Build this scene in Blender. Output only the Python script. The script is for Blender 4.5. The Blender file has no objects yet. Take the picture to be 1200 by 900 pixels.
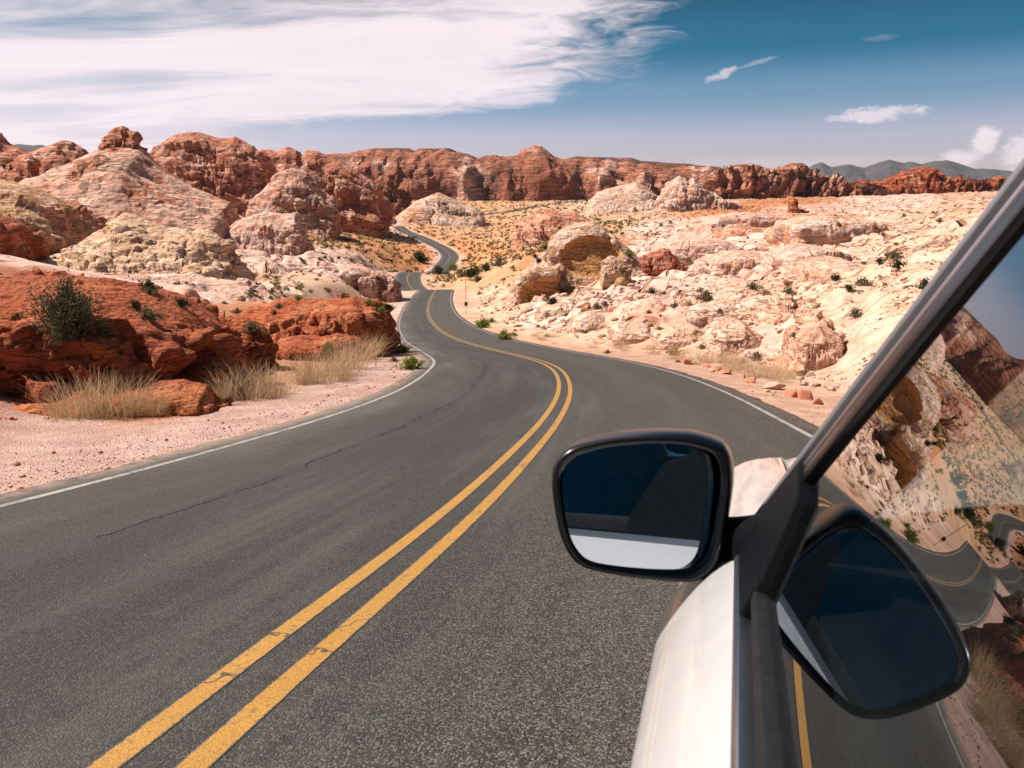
import bpy, bmesh, math, random
import numpy as np
from mathutils import Matrix, Vector, kdtree

random.seed(7)
RNG = np.random.default_rng(11)
SC = bpy.context.scene
COL = SC.collection

# ------------------------------------------------------------------ camera
F_PX = 950.0                      # focal length in pixels of a 1200 px wide picture
HORIZON = 245.0
PITCH = math.atan((450.0 - HORIZON) / F_PX)
CP, SP = math.cos(PITCH), math.sin(PITCH)
cam_d = bpy.data.cameras.new('camera')
cam_d.sensor_width = 36.0
cam_d.lens = F_PX / 1200.0 * 36.0
cam_d.clip_start = 0.02
cam_d.clip_end = 60000
cam_d.dof.use_dof = True
cam_d.dof.focus_distance = 14.0
cam_d.dof.aperture_fstop = 13.0
cam = bpy.data.objects.new('camera', cam_d)
COL.objects.link(cam)
cam.location = (0, 0, 0)
cam.rotation_euler = (math.pi / 2 - PITCH, 0, 0)
SC.camera = cam

# ------------------------------------------------------------------ light and sky
SUN_AZ = math.radians(-76)        # from straight ahead, clockwise positive
SUN_EL = math.radians(52)
sun_d = bpy.data.lights.new('sun', 'SUN')
sun_d.energy = 5.0
sun_d.angle = math.radians(0.53)
sun_d.color = (1.0, 0.92, 0.81)
sun = bpy.data.objects.new('sun', sun_d)
COL.objects.link(sun)
sdir = Vector((math.sin(SUN_AZ) * math.cos(SUN_EL), math.cos(SUN_AZ) * math.cos(SUN_EL), math.sin(SUN_EL)))
sun.rotation_euler = sdir.to_track_quat('Z', 'Y').to_euler()
sun.location = (-30, 10, 40)

SC.view_settings.view_transform = 'Standard'
SC.view_settings.look = 'None'
SC.view_settings.gamma = 1.0
SC.view_settings.exposure = 0.56
SC.cycles.use_denoising = True
SC.cycles.max_bounces = 6
SC.cycles.transparent_max_bounces = 10
SC.cycles.diffuse_bounces = 3
SC.cycles.glossy_bounces = 4


class NT:
    """small helper for writing node trees"""
    def __init__(self, tree):
        self.t = tree
        tree.nodes.clear()

    def node(self, typ, **kw):
        n = self.t.nodes.new(typ)
        for k, v in kw.items():
            if k.startswith('i_'):
                key = k[2:]
                key = int(key) if key.isdigit() else key
                self.put(n.inputs[key], v)
            else:
                setattr(n, k, v)
        return n

    def put(self, sock, v):
        if isinstance(v, bpy.types.NodeSocket):
            self.t.links.new(v, sock)
        elif isinstance(v, bpy.types.Node):
            self.t.links.new(v.outputs[0], sock)
        else:
            sock.default_value = v

    def math(self, op, a, b=0.0, c=None, clamp=False):
        n = self.t.nodes.new('ShaderNodeMath')
        n.operation = op
        n.use_clamp = clamp
        self.put(n.inputs[0], a)
        self.put(n.inputs[1], b)
        if c is not None:
            self.put(n.inputs[2], c)
        return n.outputs[0]

    def ramp(self, fac, a, b, lo=0.0, hi=1.0, smooth=True):
        n = self.t.nodes.new('ShaderNodeMapRange')
        n.interpolation_type = 'SMOOTHSTEP' if smooth else 'LINEAR'
        self.put(n.inputs['Value'], fac)
        self.put(n.inputs['From Min'], a)
        self.put(n.inputs['From Max'], b)
        self.put(n.inputs['To Min'], lo)
        self.put(n.inputs['To Max'], hi)
        return n.outputs['Result']

    def mix(self, fac, a, b, mode='MIX'):
        n = self.t.nodes.new('ShaderNodeMix')
        n.data_type = 'RGBA'
        n.blend_type = mode
        n.clamp_factor = True
        self.put(n.inputs[0], fac)
        self.put(n.inputs[6], a if not isinstance(a, tuple) else (*a[:3], 1))
        self.put(n.inputs[7], b if not isinstance(b, tuple) else (*b[:3], 1))
        return n.outputs[2]

    def noise(self, vec, scale, detail=4, rough=0.55, dist=0.0, out='Fac'):
        n = self.node('ShaderNodeTexNoise', i_Vector=vec, i_Scale=scale, i_Detail=detail, i_Roughness=rough, i_Distortion=dist)
        return n.outputs[out]

    def voro(self, vec, scale, feature='F1', out='Distance', rnd=1.0):
        n = self.node('ShaderNodeTexVoronoi', feature=feature, i_Vector=vec, i_Scale=scale, i_Randomness=rnd)
        return n.outputs[out]

    def mapping(self, vec, scale=(1, 1, 1), rot=(0, 0, 0), loc=(0, 0, 0)):
        n = self.node('ShaderNodeMapping', i_Vector=vec, i_Scale=scale, i_Rotation=rot, i_Location=loc)
        return n.outputs[0]


def build_world():
    w = bpy.data.worlds.new('World')
    SC.world = w
    w.use_nodes = True
    T = NT(w.node_tree)
    sky = T.node('ShaderNodeTexSky', sky_type='NISHITA')
    sky.sun_disc = False
    sky.sun_elevation = SUN_EL
    sky.sun_rotation = SUN_AZ
    sky.altitude = 600
    sky.air_density = 1.0
    sky.dust_density = 1.6
    sky.ozone_density = 2.0
    tc = T.node('ShaderNodeTexCoord')
    sep = T.node('ShaderNodeSeparateXYZ', i_0=tc.outputs['Generated'])
    x, y, z = sep.outputs
    az = T.math('ARCTAN2', x, y)
    hor = T.math('SQRT', T.math('ADD', T.math('MULTIPLY', x, x), T.math('MULTIPLY', y, y)))
    el = T.math('DIVIDE', z, T.math('MAXIMUM', hor, 0.02))
    # teal cast of the clear desert sky, paler and rosier towards the dusty horizon
    cr = T.node('ShaderNodeValToRGB', i_0=T.math('DIVIDE', el, 0.30, clamp=True))
    cr.color_ramp.interpolation = 'EASE'
    stops = [(0.0, (1.10, 0.74, 0.82)), (0.26, (0.92, 0.70, 0.78)), (0.43, (0.38, 0.52, 0.61)), (0.60, (0.02, 0.30, 0.39)), (0.84, (0.0, 0.185, 0.24)), (1.0, (0.0, 0.175, 0.225))]
    cr.color_ramp.elements[0].position, cr.color_ramp.elements[0].color = stops[0][0], (*stops[0][1], 1)
    cr.color_ramp.elements[1].position, cr.color_ramp.elements[1].color = stops[-1][0], (*stops[-1][1], 1)
    for p_, c_ in stops[1:-1]:
        cr.color_ramp.elements.new(p_).color = (*c_, 1)
    col = T.mix(1.0, sky.outputs[0], cr.outputs[0], 'MULTIPLY')
    # cirrus bank: lives on a high plane, streaks run along it
    zz = T.math('ADD', T.math('MAXIMUM', z, 0.0), 0.10)
    px = T.math('DIVIDE', x, zz)
    py = T.math('DIVIDE', y, zz)
    pv = T.node('ShaderNodeCombineXYZ', i_0=px, i_1=py, i_2=0.0).outputs[0]
    ae = T.node('ShaderNodeCombineXYZ', i_0=az, i_1=el, i_2=0.0).outputs[0]
    streak = T.noise(T.mapping(pv, (0.55, 1.6, 1), (0, 0, 0.25)), 1.2, 5, 0.62, 0.6)
    broad = T.noise(T.mapping(pv, (0.5, 0.7, 1), (0, 0, -0.2), (3.1, 0.4, 0)), 0.9, 2, 0.5)
    fine = T.noise(T.mapping(ae, (7, 26, 1), (0, 0, 0.18)), 1.6, 5, 0.66, 0.8)
    fc = T.node('ShaderNodeFloatCurve')
    cv = fc.mapping.curves[0]
    pts = [(0.0, 0.16), (0.28, 0.22), (0.34, 0.33), (0.40, 0.53), (0.50, 0.60), (0.66, 0.635), (0.85, 0.66), (1.0, 0.665)]
    cv.points[0].location = pts[0]
    cv.points[1].location = pts[-1]
    for p in pts[1:-1]:
        cv.points.new(*p)
    fc.mapping.update()
    T.put(fc.inputs['Value'], T.math('DIVIDE', el, 0.30, clamp=True))
    edge = T.math('MULTIPLY_ADD', fc.outputs[0], 1.0, -0.50)      # azimuth of the bank's ragged right end
    edge = T.math('ADD', edge, T.math('MULTIPLY', T.math('SUBTRACT', fine, 0.5), 0.34))
    bank = T.ramp(T.math('SUBTRACT', edge, az), -0.05, 0.13)
    far_end = T.ramp(az, -2.4, -1.5)
    bank = T.math('MULTIPLY', bank, far_end)
    holes = T.ramp(T.math('ADD', T.math('MULTIPLY', streak, 0.65), T.math('MULTIPLY', broad, 0.5)), 0.40, 0.64)
    low = T.ramp(el, 0.10, 0.24, 1.0, 0.0)
    dens = T.math('MULTIPLY', bank, T.math('ADD', T.math('MULTIPLY', holes, 0.95), T.math('MULTIPLY', low, 0.62), clamp=True), clamp=True)

    cum = T.noise(T.mapping(ae, (1, 1.9, 1)), 52, 5, 0.66, 0.4)

    def puff(a0, e0, ra, re, amt, rough, tilt=0.0, sc=22):
        da = T.math('SUBTRACT', az, a0)
        de = T.math('SUBTRACT', T.math('SUBTRACT', el, e0), T.math('MULTIPLY', da, tilt))
        q = T.math('ADD', T.math('POWER', T.math('DIVIDE', da, ra), 2.0), T.math('POWER', T.math('DIVIDE', de, re), 2.0))
        nz = cum if sc > 40 else fine
        v = T.math('ADD', T.math('SUBTRACT', 1.0, q), T.math('MULTIPLY', T.math('SUBTRACT', nz, 0.5), rough))
        return T.math('MULTIPLY', T.ramp(v, 0.0, 0.95), amt)

    puffs = [puff(0.240, 0.149, 0.020, 0.0060, 0.6, 3.8, 0.30, 60), puff(0.280, 0.161, 0.022, 0.0030, 0.25, 4.0, 0.25, 60),
             puff(0.405, 0.100, 0.055, 0.0100, 0.75, 3.0, 0.05, 60), puff(0.40, 0.178, 0.02, 0.004, 0.12, 3.6, 0, 60),
             puff(0.488, 0.050, 0.032, 0.014, 0.85, 2.6, 0.15, 60), puff(0.512, 0.070, 0.015, 0.019, 0.95, 2.4, 0, 60),
             puff(0.552, 0.056, 0.032, 0.024, 0.90, 2.4, 0, 60), puff(0.33, 0.052, 0.16, 0.008, 0.2, 2.4)]
    tot = dens
    for p in puffs:
        tot = T.math('MAXIMUM', tot, p)
    cloudcol = T.mix(T.ramp(streak, 0.3, 0.7), (6.4, 5.45, 5.8), (7.3, 6.25, 6.6))
    col = T.mix(T.math('MULTIPLY', tot, 0.93), col, cloudcol)
    bg = T.node('ShaderNodeBackground', i_Color=col, i_Strength=0.10)
    out = T.node('ShaderNodeOutputWorld', i_Surface=bg.outputs[0])
    w.cycles.sampling_method = 'MANUAL'
    w.cycles.sample_map_resolution = 256


build_world()


# ------------------------------------------------------------------ helpers
def ray(px, py):
    x = (px - 600.0) / F_PX
    y = (py - 450.0) / F_PX
    return np.array([x, CP - y * SP, -(SP + y * CP)])


def at(px, py, d):
    """world point seen at a picture position, d metres ahead of the camera"""
    r = ray(px, py)
    return r * (d / r[1])


def hash3(ix, iy, iz, seed):
    h = (ix.astype(np.int64) * 374761393 + iy.astype(np.int64) * 668265263 + iz.astype(np.int64) * 2147483647 + seed * 1274126177) & 0xFFFFFFFF
    h = ((h ^ (h >> 13)) * 1274126177) & 0xFFFFFFFF
    h = ((h ^ (h >> 16)) * 2246822519) & 0xFFFFFFFF
    return h ^ (h >> 15)


def perlin(p, seed=0):
    p = np.asarray(p, float)
    i = np.floor(p)
    f = p - i
    i = i.astype(np.int64)
    u = f * f * f * (f * (f * 6 - 15) + 10)
    res = 0.0
    for dx in (0, 1):
        wx = u[:, 0] if dx else 1 - u[:, 0]
        for dy in (0, 1):
            wy = u[:, 1] if dy else 1 - u[:, 1]
            for dz in (0, 1):
                wz = u[:, 2] if dz else 1 - u[:, 2]
                h = hash3(i[:, 0] + dx, i[:, 1] + dy, i[:, 2] + dz, seed)
                gx = ((h & 255) / 127.5 - 1)
                gy = (((h >> 8) & 255) / 127.5 - 1)
                gz = (((h >> 16) & 255) / 127.5 - 1)
                res = res + wx * wy * wz * (gx * (f[:, 0] - dx) + gy * (f[:, 1] - dy) + gz * (f[:, 2] - dz))
    return res


def fbm(p, octv=4, gain=0.5, lac=2.03, seed=0):
    a, s, out = 1.0, 1.0, 0.0
    for o in range(octv):
        out = out + a * perlin(p * s + o * 17.3, seed + o)
        a *= gain
        s *= lac
    return out


def ridged(p, octv=4, gain=0.5, seed=0):
    a, s, out = 1.0, 1.0, 0.0
    for o in range(octv):
        out = out + a * (1 - 2.2 * np.abs(perlin(p * s + o * 9.1, seed + o)))
        a *= gain
        s *= 2.07
    return out


def worley(p, seed=0, flat=False):
    """F1, F2, and a random value of the nearest cell"""
    b = np.floor(p - 0.5).astype(np.int64)
    n = len(p)
    f1 = np.full(n, 9.0)
    f2 = np.full(n, 9.0)
    idv = np.zeros(n)
    for dx in (0, 1):
        for dy in (0, 1):
            for dz in ((0,) if flat else (0, 1)):
                cx, cy, cz = b[:, 0] + dx, b[:, 1] + dy, (b[:, 2] * 0 if flat else b[:, 2] + dz)
                h = hash3(cx, cy, cz, seed)
                jx = 0.5 + ((h & 1023) / 1023.0 - 0.5) * 0.86
                jy = 0.5 + (((h >> 10) & 1023) / 1023.0 - 0.5) * 0.86
                jz = 0.5 + (((h >> 20) & 1023) / 1023.0 - 0.5) * 0.86
                d = (cx + jx - p[:, 0]) ** 2 + (cy + jy - p[:, 1]) ** 2
                if not flat:
                    d = d + (cz + jz - p[:, 2]) ** 2
                d = np.sqrt(d)
                near = d < f1
                f2 = np.where(near, f1, np.minimum(f2, d))
                idv = np.where(near, (h & 0xFFFF) / 65535.0, idv)
                f1 = np.where(near, d, f1)
    return f1, f2, idv


def billow(p, seed=0):
    """weathered blocks: tilted facets and gentle domes parted by joints, about -0.5..0.5"""
    b = np.floor(p - 0.5).astype(np.int64)
    n = len(p)
    f1 = np.full(n, 9.0)
    f2 = np.full(n, 9.0)
    val = np.zeros(n)
    for dx in (0, 1):
        for dy in (0, 1):
            for dz in (0, 1):
                cx_, cy_, cz_ = b[:, 0] + dx, b[:, 1] + dy, b[:, 2] + dz
                h = hash3(cx_, cy_, cz_, seed)
                ex = p[:, 0] - cx_ - 0.5 - ((h & 1023) / 1023.0 - 0.5) * 0.86
                ey = p[:, 1] - cy_ - 0.5 - (((h >> 10) & 1023) / 1023.0 - 0.5) * 0.86
                ez = p[:, 2] - cz_ - 0.5 - (((h >> 20) & 1023) / 1023.0 - 0.5) * 0.86
                d = np.sqrt(ex * ex + ey * ey + ez * ez)
                g = hash3(cx_, cy_, cz_, seed + 77)
                v = (((g & 255) / 255.0 - 0.5) * 0.75 + ex * (((g >> 8) & 255) / 255.0 - 0.5) * 0.9 + ey * (((g >> 16) & 255) / 255.0 - 0.5) * 0.9
                     + ez * (((g >> 24) & 255) / 255.0 - 0.5) * 0.9 + 0.14 - 0.28 * d * d)
                near = d < f1
                f2 = np.where(near, f1, np.minimum(f2, d))
                val = np.where(near, v, val)
                f1 = np.where(near, d, f1)
    crease = np.clip((f2 - f1) / 0.16, 0, 1)
    return val * smooth(0.0, 1.0, crease * 0.8 + 0.2) - 0.16 * (1 - crease) ** 2


def smooth(a, b, x):
    t = np.clip((x - a) / (b - a), 0, 1)
    return t * t * (3 - 2 * t)


def mesh_from(name, verts, faces, mats, uvs=None, cols=None, smooth_shade=True, mat_idx=None):
    me = bpy.data.meshes.new(name)
    verts = np.asarray(verts, np.float32)
    if isinstance(faces, np.ndarray):
        nf, k = faces.shape
        me.vertices.add(len(verts))
        me.vertices.foreach_set('co', verts.ravel())
        me.loops.add(nf * k)
        me.loops.foreach_set('vertex_index', faces.astype(np.int32).ravel())
        me.polygons.add(nf)
        me.polygons.foreach_set('loop_start', np.arange(nf, dtype=np.int32) * k)
        me.polygons.foreach_set('loop_total', np.full(nf, k, np.int32))
        me.update(calc_edges=True)
    else:
        me.from_pydata([tuple(map(float, v)) for v in verts], [], faces)
    if cols is not None:
        a = me.attributes.new('Col', 'FLOAT_COLOR', 'POINT')
        c = np.ones((len(verts), 4), np.float32)
        c[:, :3] = cols
        a.data.foreach_set('color', c.ravel())
    if uvs is not None:
        a = me.attributes.new('road_uv', 'FLOAT_VECTOR', 'POINT')
        u = np.zeros((len(verts), 3), np.float32)
        u[:, :uvs.shape[1]] = uvs
        a.data.foreach_set('vector', u.ravel())
    for m in (mats if isinstance(mats, (list, tuple)) else [mats]):
        me.materials.append(m)
    if smooth_shade:
        me.polygons.foreach_set('use_smooth', np.ones(len(me.polygons), bool))
    if mat_idx is not None:
        me.polygons.foreach_set('material_index', np.asarray(mat_idx, np.int32))
    me.validate()
    me.update()
    return me


def obj(name, me, parent=None):
    o = bpy.data.objects.new(name, me)
    COL.objects.link(o)
    if parent is not None:
        o.parent = parent
    return o


def tag(o, label=None, cat=None, group=None, kind=None):
    if label:
        o['label'] = label
    if cat:
        o['category'] = cat
    if group:
        o['group'] = group
    if kind:
        o['kind'] = kind
    return o


def grid_faces(nu, nv):
    i = np.arange(nu * nv).reshape(nu, nv)
    return np.stack([i[:-1, :-1], i[1:, :-1], i[1:, 1:], i[:-1, 1:]], -1).reshape(-1, 4)


# ------------------------------------------------------------------ materials
def new_mat(name):
    m = bpy.data.materials.new(name)
    m.use_nodes = True
    return m, NT(m.node_tree)


def finish(T, **kw):
    b = T.node('ShaderNodeBsdfPrincipled')
    for k, v in kw.items():
        T.put(b.inputs[k], v if not isinstance(v, tuple) else ((*v, 1) if len(v) == 3 else v))
    T.node('ShaderNodeOutputMaterial', i_Surface=b.outputs[0])
    return b


def rock_mat(name, s, bump=0.6, bands=0.25, varnish=0.0, crack=0.0, dist=0.1):
    """s: size in metres of the main texture; colour comes from the rock's own colour attribute"""
    m, T = new_mat(name)
    geo = T.node('ShaderNodeNewGeometry')
    pos = geo.outputs['Position']
    col = T.node('ShaderNodeAttribute', attribute_name='Col').outputs['Color']
    n1 = T.noise(pos, 1.0 / s, 4, 0.6)
    n2 = T.noise(pos, 5.0 / s, 4, 0.68)
    n3 = T.noise(pos, 0.22 / s, 3, 0.5)
    strat = T.noise(T.mapping(pos, (0.35, 0.35, 3.2), (0.35, 0.22, 0)), 1.6 / s, 4, 0.6, 0.4)
    c = T.mix(T.ramp(n1, 0.35, 0.68), T.mix(1.0, col, (0.90, 0.82, 0.77), 'MULTIPLY'), T.mix(1.0, col, (1.14, 1.14, 1.12), 'MULTIPLY'))
    c = T.mix(T.math('MULTIPLY', T.ramp(strat, 0.42, 0.64), bands), c, T.mix(1.0, col, (0.76, 0.58, 0.50), 'MULTIPLY'))
    c = T.mix(T.math('MULTIPLY', T.ramp(n2, 0.52, 0.74), 0.35), c, T.mix(1.0, col, (1.28, 1.22, 1.16), 'MULTIPLY'))
    c = T.mix(T.math('MULTIPLY', T.ramp(n3, 0.45, 0.7), 0.3), c, T.mix(1.0, col, (1.05, 0.86, 0.78), 'MULTIPLY'))
    if varnish:
        vn = T.noise(T.mapping(pos, (1, 1, 0.35)), 0.8 / s, 7, 0.66)
        c = T.mix(T.math('MULTIPLY', T.ramp(vn, 0.50, 0.62), varnish), c, (0.075, 0.042, 0.034))
    height = T.math('ADD', T.math('MULTIPLY', n2, 0.5), T.math('ADD', T.math('MULTIPLY', strat, 0.55), T.math('MULTIPLY', n1, 0.9)))
    fine = T.noise(pos, 22.0 / s, 4, 0.7)
    height = T.math('ADD', height, T.math('MULTIPLY', fine, 0.16))
    if crack:
        wp = T.node('ShaderNodeVectorMath', operation='ADD', i_0=pos, i_1=T.node('ShaderNodeVectorMath', operation='SCALE', i_0=T.noise(pos, 1.3 / s, 4, 0.6, 0, 'Color'), i_Scale=s * 0.7).outputs[0]).outputs[0]
        cr = T.voro(T.mapping(wp, (1, 0.6, 1.4)), 0.55 / s, 'DISTANCE_TO_EDGE')
        line = T.math('MULTIPLY', T.ramp(cr, 0.0, 0.045, 1.0, 0.0), T.ramp(n3, 0.40, 0.56))
        height = T.math('SUBTRACT', height, T.math('MULTIPLY', line, crack))
        c = T.mix(T.math('MULTIPLY', line, 0.45), c, T.mix(1.0, col, (0.42, 0.30, 0.25), 'MULTIPLY'))
    # thin dark partings between beds and hard little breaks
    part = T.math('ABSOLUTE', T.math('SUBTRACT', T.noise(T.mapping(pos, (0.30, 0.30, 2.6), (0.35, 0.22, 0)), 2.4 / s, 3, 0.55, 0.35), 0.5))
    pl = T.math('MULTIPLY', T.ramp(part, 0.0, 0.035, 1.0, 0.0), T.ramp(n1, 0.36, 0.56))
    brk = T.voro(T.mapping(pos, (1, 1, 1.8), (0.35, 0.22, 0)), 4.2 / s, 'F1')
    height = T.math('SUBTRACT', T.math('ADD', height, T.math('MULTIPLY', brk, 0.42)), T.math('MULTIPLY', pl, 0.55))
    c = T.mix(T.math('MULTIPLY', pl, 0.38), c, T.mix(1.0, col, (0.45, 0.32, 0.27), 'MULTIPLY'))
    bp = T.node('ShaderNodeBump', i_Strength=bump, i_Distance=dist * s * 1.25, i_Height=height)
    finish(T, **{'Base Color': c, 'Roughness': 0.92, 'Normal': bp.outputs[0], 'Specular IOR Level': 0.15})
    return m


M = {}
M['rock_near'] = rock_mat('rock_near', 0.7, 0.9, 0.35, 0.0, 0.0, 0.16)
M['rock_mid'] = rock_mat('rock_mid', 2.6, 1.0, 0.4, 0.0, 0.35, 0.10)
M['rock_far'] = rock_mat('rock_far', 9.0, 1.0, 0.45, 0.2, 0.0, 0.12)
M['cliff'] = rock_mat('cliff', 34.0, 1.0, 0.5, 0.5, 0.0, 0.16)


def ground_mat():
    m, T = new_mat('desert_ground')
    geo = T.node('ShaderNodeNewGeometry')
    pos = geo.outputs['Position']
    at_ = T.node('ShaderNodeAttribute', attribute_name='Col')
    col = at_.outputs['Color']
    k = T.node('ShaderNodeAttribute', attribute_name='road_uv').outputs['Vector']
    ks = T.node('ShaderNodeSeparateXYZ', i_0=k)
    rocky, dist = ks.outputs[0], ks.outputs[1]
    # detail is coarser where the land is farther from the road's near end
    far = T.ramp(dist, 25.0, 110.0)
    a1 = T.noise(pos, 1.1, 4, 0.62)
    a2 = T.noise(pos, 0.16, 4, 0.62)
    n1 = T.node('ShaderNodeMix', data_type='FLOAT', i_0=far, i_2=a1, i_3=a2).outputs[0]
    b1 = T.noise(pos, 9.0, 3, 0.66)
    b2 = T.noise(pos, 1.2, 4, 0.66)
    n2 = T.node('ShaderNodeMix', data_type='FLOAT', i_0=far, i_2=b1, i_3=b2).outputs[0]
    big = T.noise(pos, 0.035, 4, 0.55)
    strat = T.noise(T.mapping(pos, (0.30, 0.30, 2.4), (0.30, 0.18, 0.3)), 0.42, 5, 0.62, 0.5)
    c = T.mix(T.ramp(n1, 0.36, 0.66), T.mix(1.0, col, (0.82, 0.74, 0.70), 'MULTIPLY'), T.mix(1.0, col, (1.12, 1.12, 1.10), 'MULTIPLY'))
    c = T.mix(T.math('MULTIPLY', T.ramp(n2, 0.50, 0.70), 0.40), c, T.mix(1.0, col, (1.25, 1.22, 1.18), 'MULTIPLY'))
    c = T.mix(T.math('MULTIPLY', T.ramp(n2, 0.46, 0.33), 0.28), c, T.mix(1.0, col, (0.70, 0.56, 0.48), 'MULTIPLY'))
    c = T.mix(T.math('MULTIPLY', T.math('MULTIPLY', T.ramp(strat, 0.46, 0.66), 0.45), rocky), c, T.mix(1.0, col, (0.80, 0.56, 0.47), 'MULTIPLY'))
    c = T.mix(T.math('MULTIPLY', T.ramp(big, 0.5, 0.66), 0.5), c, T.mix(1.0, col, (1.02, 0.78, 0.66), 'MULTIPLY'))
    # joints that cut the slickrock into slabs, with a darker, warmer tone along them
    warp = T.node('ShaderNodeVectorMath', operation='SCALE', i_0=T.noise(pos, 0.16, 3, 0.6, 0, 'Color'), i_Scale=5.0).outputs[0]
    jp = T.node('ShaderNodeVectorMath', operation='ADD', i_0=pos, i_1=warp).outputs[0]
    jn = T.voro(T.mapping(jp, (0.085, 0.055, 0.02), (0, 0, 0.5)), 1.0, 'DISTANCE_TO_EDGE')
    j1 = T.math('MULTIPLY', T.ramp(jn, 0.004, 0.026, 1.0, 0.0), rocky)
    halo = T.math('MULTIPLY', T.ramp(jn, 0.0, 0.14, 1.0, 0.0), rocky)
    c = T.mix(T.math('MULTIPLY', halo, T.ramp(n1, 0.35, 0.65, 0.1, 0.5)), c, T.mix(1.0, col, (0.88, 0.60, 0.46), 'MULTIPLY'))
    c = T.mix(T.math('MULTIPLY', j1, T.ramp(n1, 0.30, 0.55, 0.25, 0.85)), c, T.mix(1.0, col, (0.42, 0.24, 0.18), 'MULTIPLY'))
    # gravel: stones of differing tone on the loose ground
    near = T.ramp(dist, 30.0, 60.0, 1.0, 0.0)
    loose = T.math('MULTIPLY', T.math('SUBTRACT', 1.0, rocky), near)
    vc = T.node('ShaderNodeTexVoronoi', i_Vector=pos, i_Scale=38.0)
    vs = T.node('ShaderNodeSeparateColor', i_0=vc.outputs['Color'])
    stone = T.mix(vs.outputs[0], (0.25, 0.13, 0.10), (0.74, 0.55, 0.48))
    c = T.mix(T.math('MULTIPLY', loose, T.ramp(vs.outputs[1], 0.50, 0.85, 0.0, 0.62)), c, stone)
    height = T.math('ADD', T.math('MULTIPLY', n1, 0.9), T.math('MULTIPLY', n2, 0.30))
    height = T.math('ADD', height, T.math('MULTIPLY', T.math('MULTIPLY', strat, 0.9), rocky))
    part = T.math('ABSOLUTE', T.math('SUBTRACT', T.noise(T.mapping(pos, (0.10, 0.50, 1.4), (0.25, 0.12, 0.55)), 0.5, 3, 0.55, 0.25), 0.5))
    pl = T.math('MULTIPLY', T.math('MULTIPLY', T.ramp(part, 0.0, 0.020, 1.0, 0.0), T.ramp(big, 0.44, 0.54)), rocky)
    height = T.math('SUBTRACT', height, T.math('ADD', T.math('MULTIPLY', pl, 0.9), T.math('MULTIPLY', j1, 1.6)))
    c = T.mix(T.math('MULTIPLY', pl, 0.5), c, T.mix(1.0, col, (0.50, 0.34, 0.27), 'MULTIPLY'))
    height = T.math('ADD', height, T.math('MULTIPLY', T.math('MULTIPLY', vc.outputs['Distance'], loose), -0.35))
    dd = T.node('ShaderNodeMix', data_type='FLOAT', i_0=far, i_2=0.08, i_3=0.65).outputs[0]
    bp = T.node('ShaderNodeBump', i_Strength=1.0, i_Distance=dd, i_Height=height)
    finish(T, **{'Base Color': c, 'Roughness': 0.95, 'Normal': bp.outputs[0], 'Specular IOR Level': 0.12})
    return m


M['ground'] = ground_mat()


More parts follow.
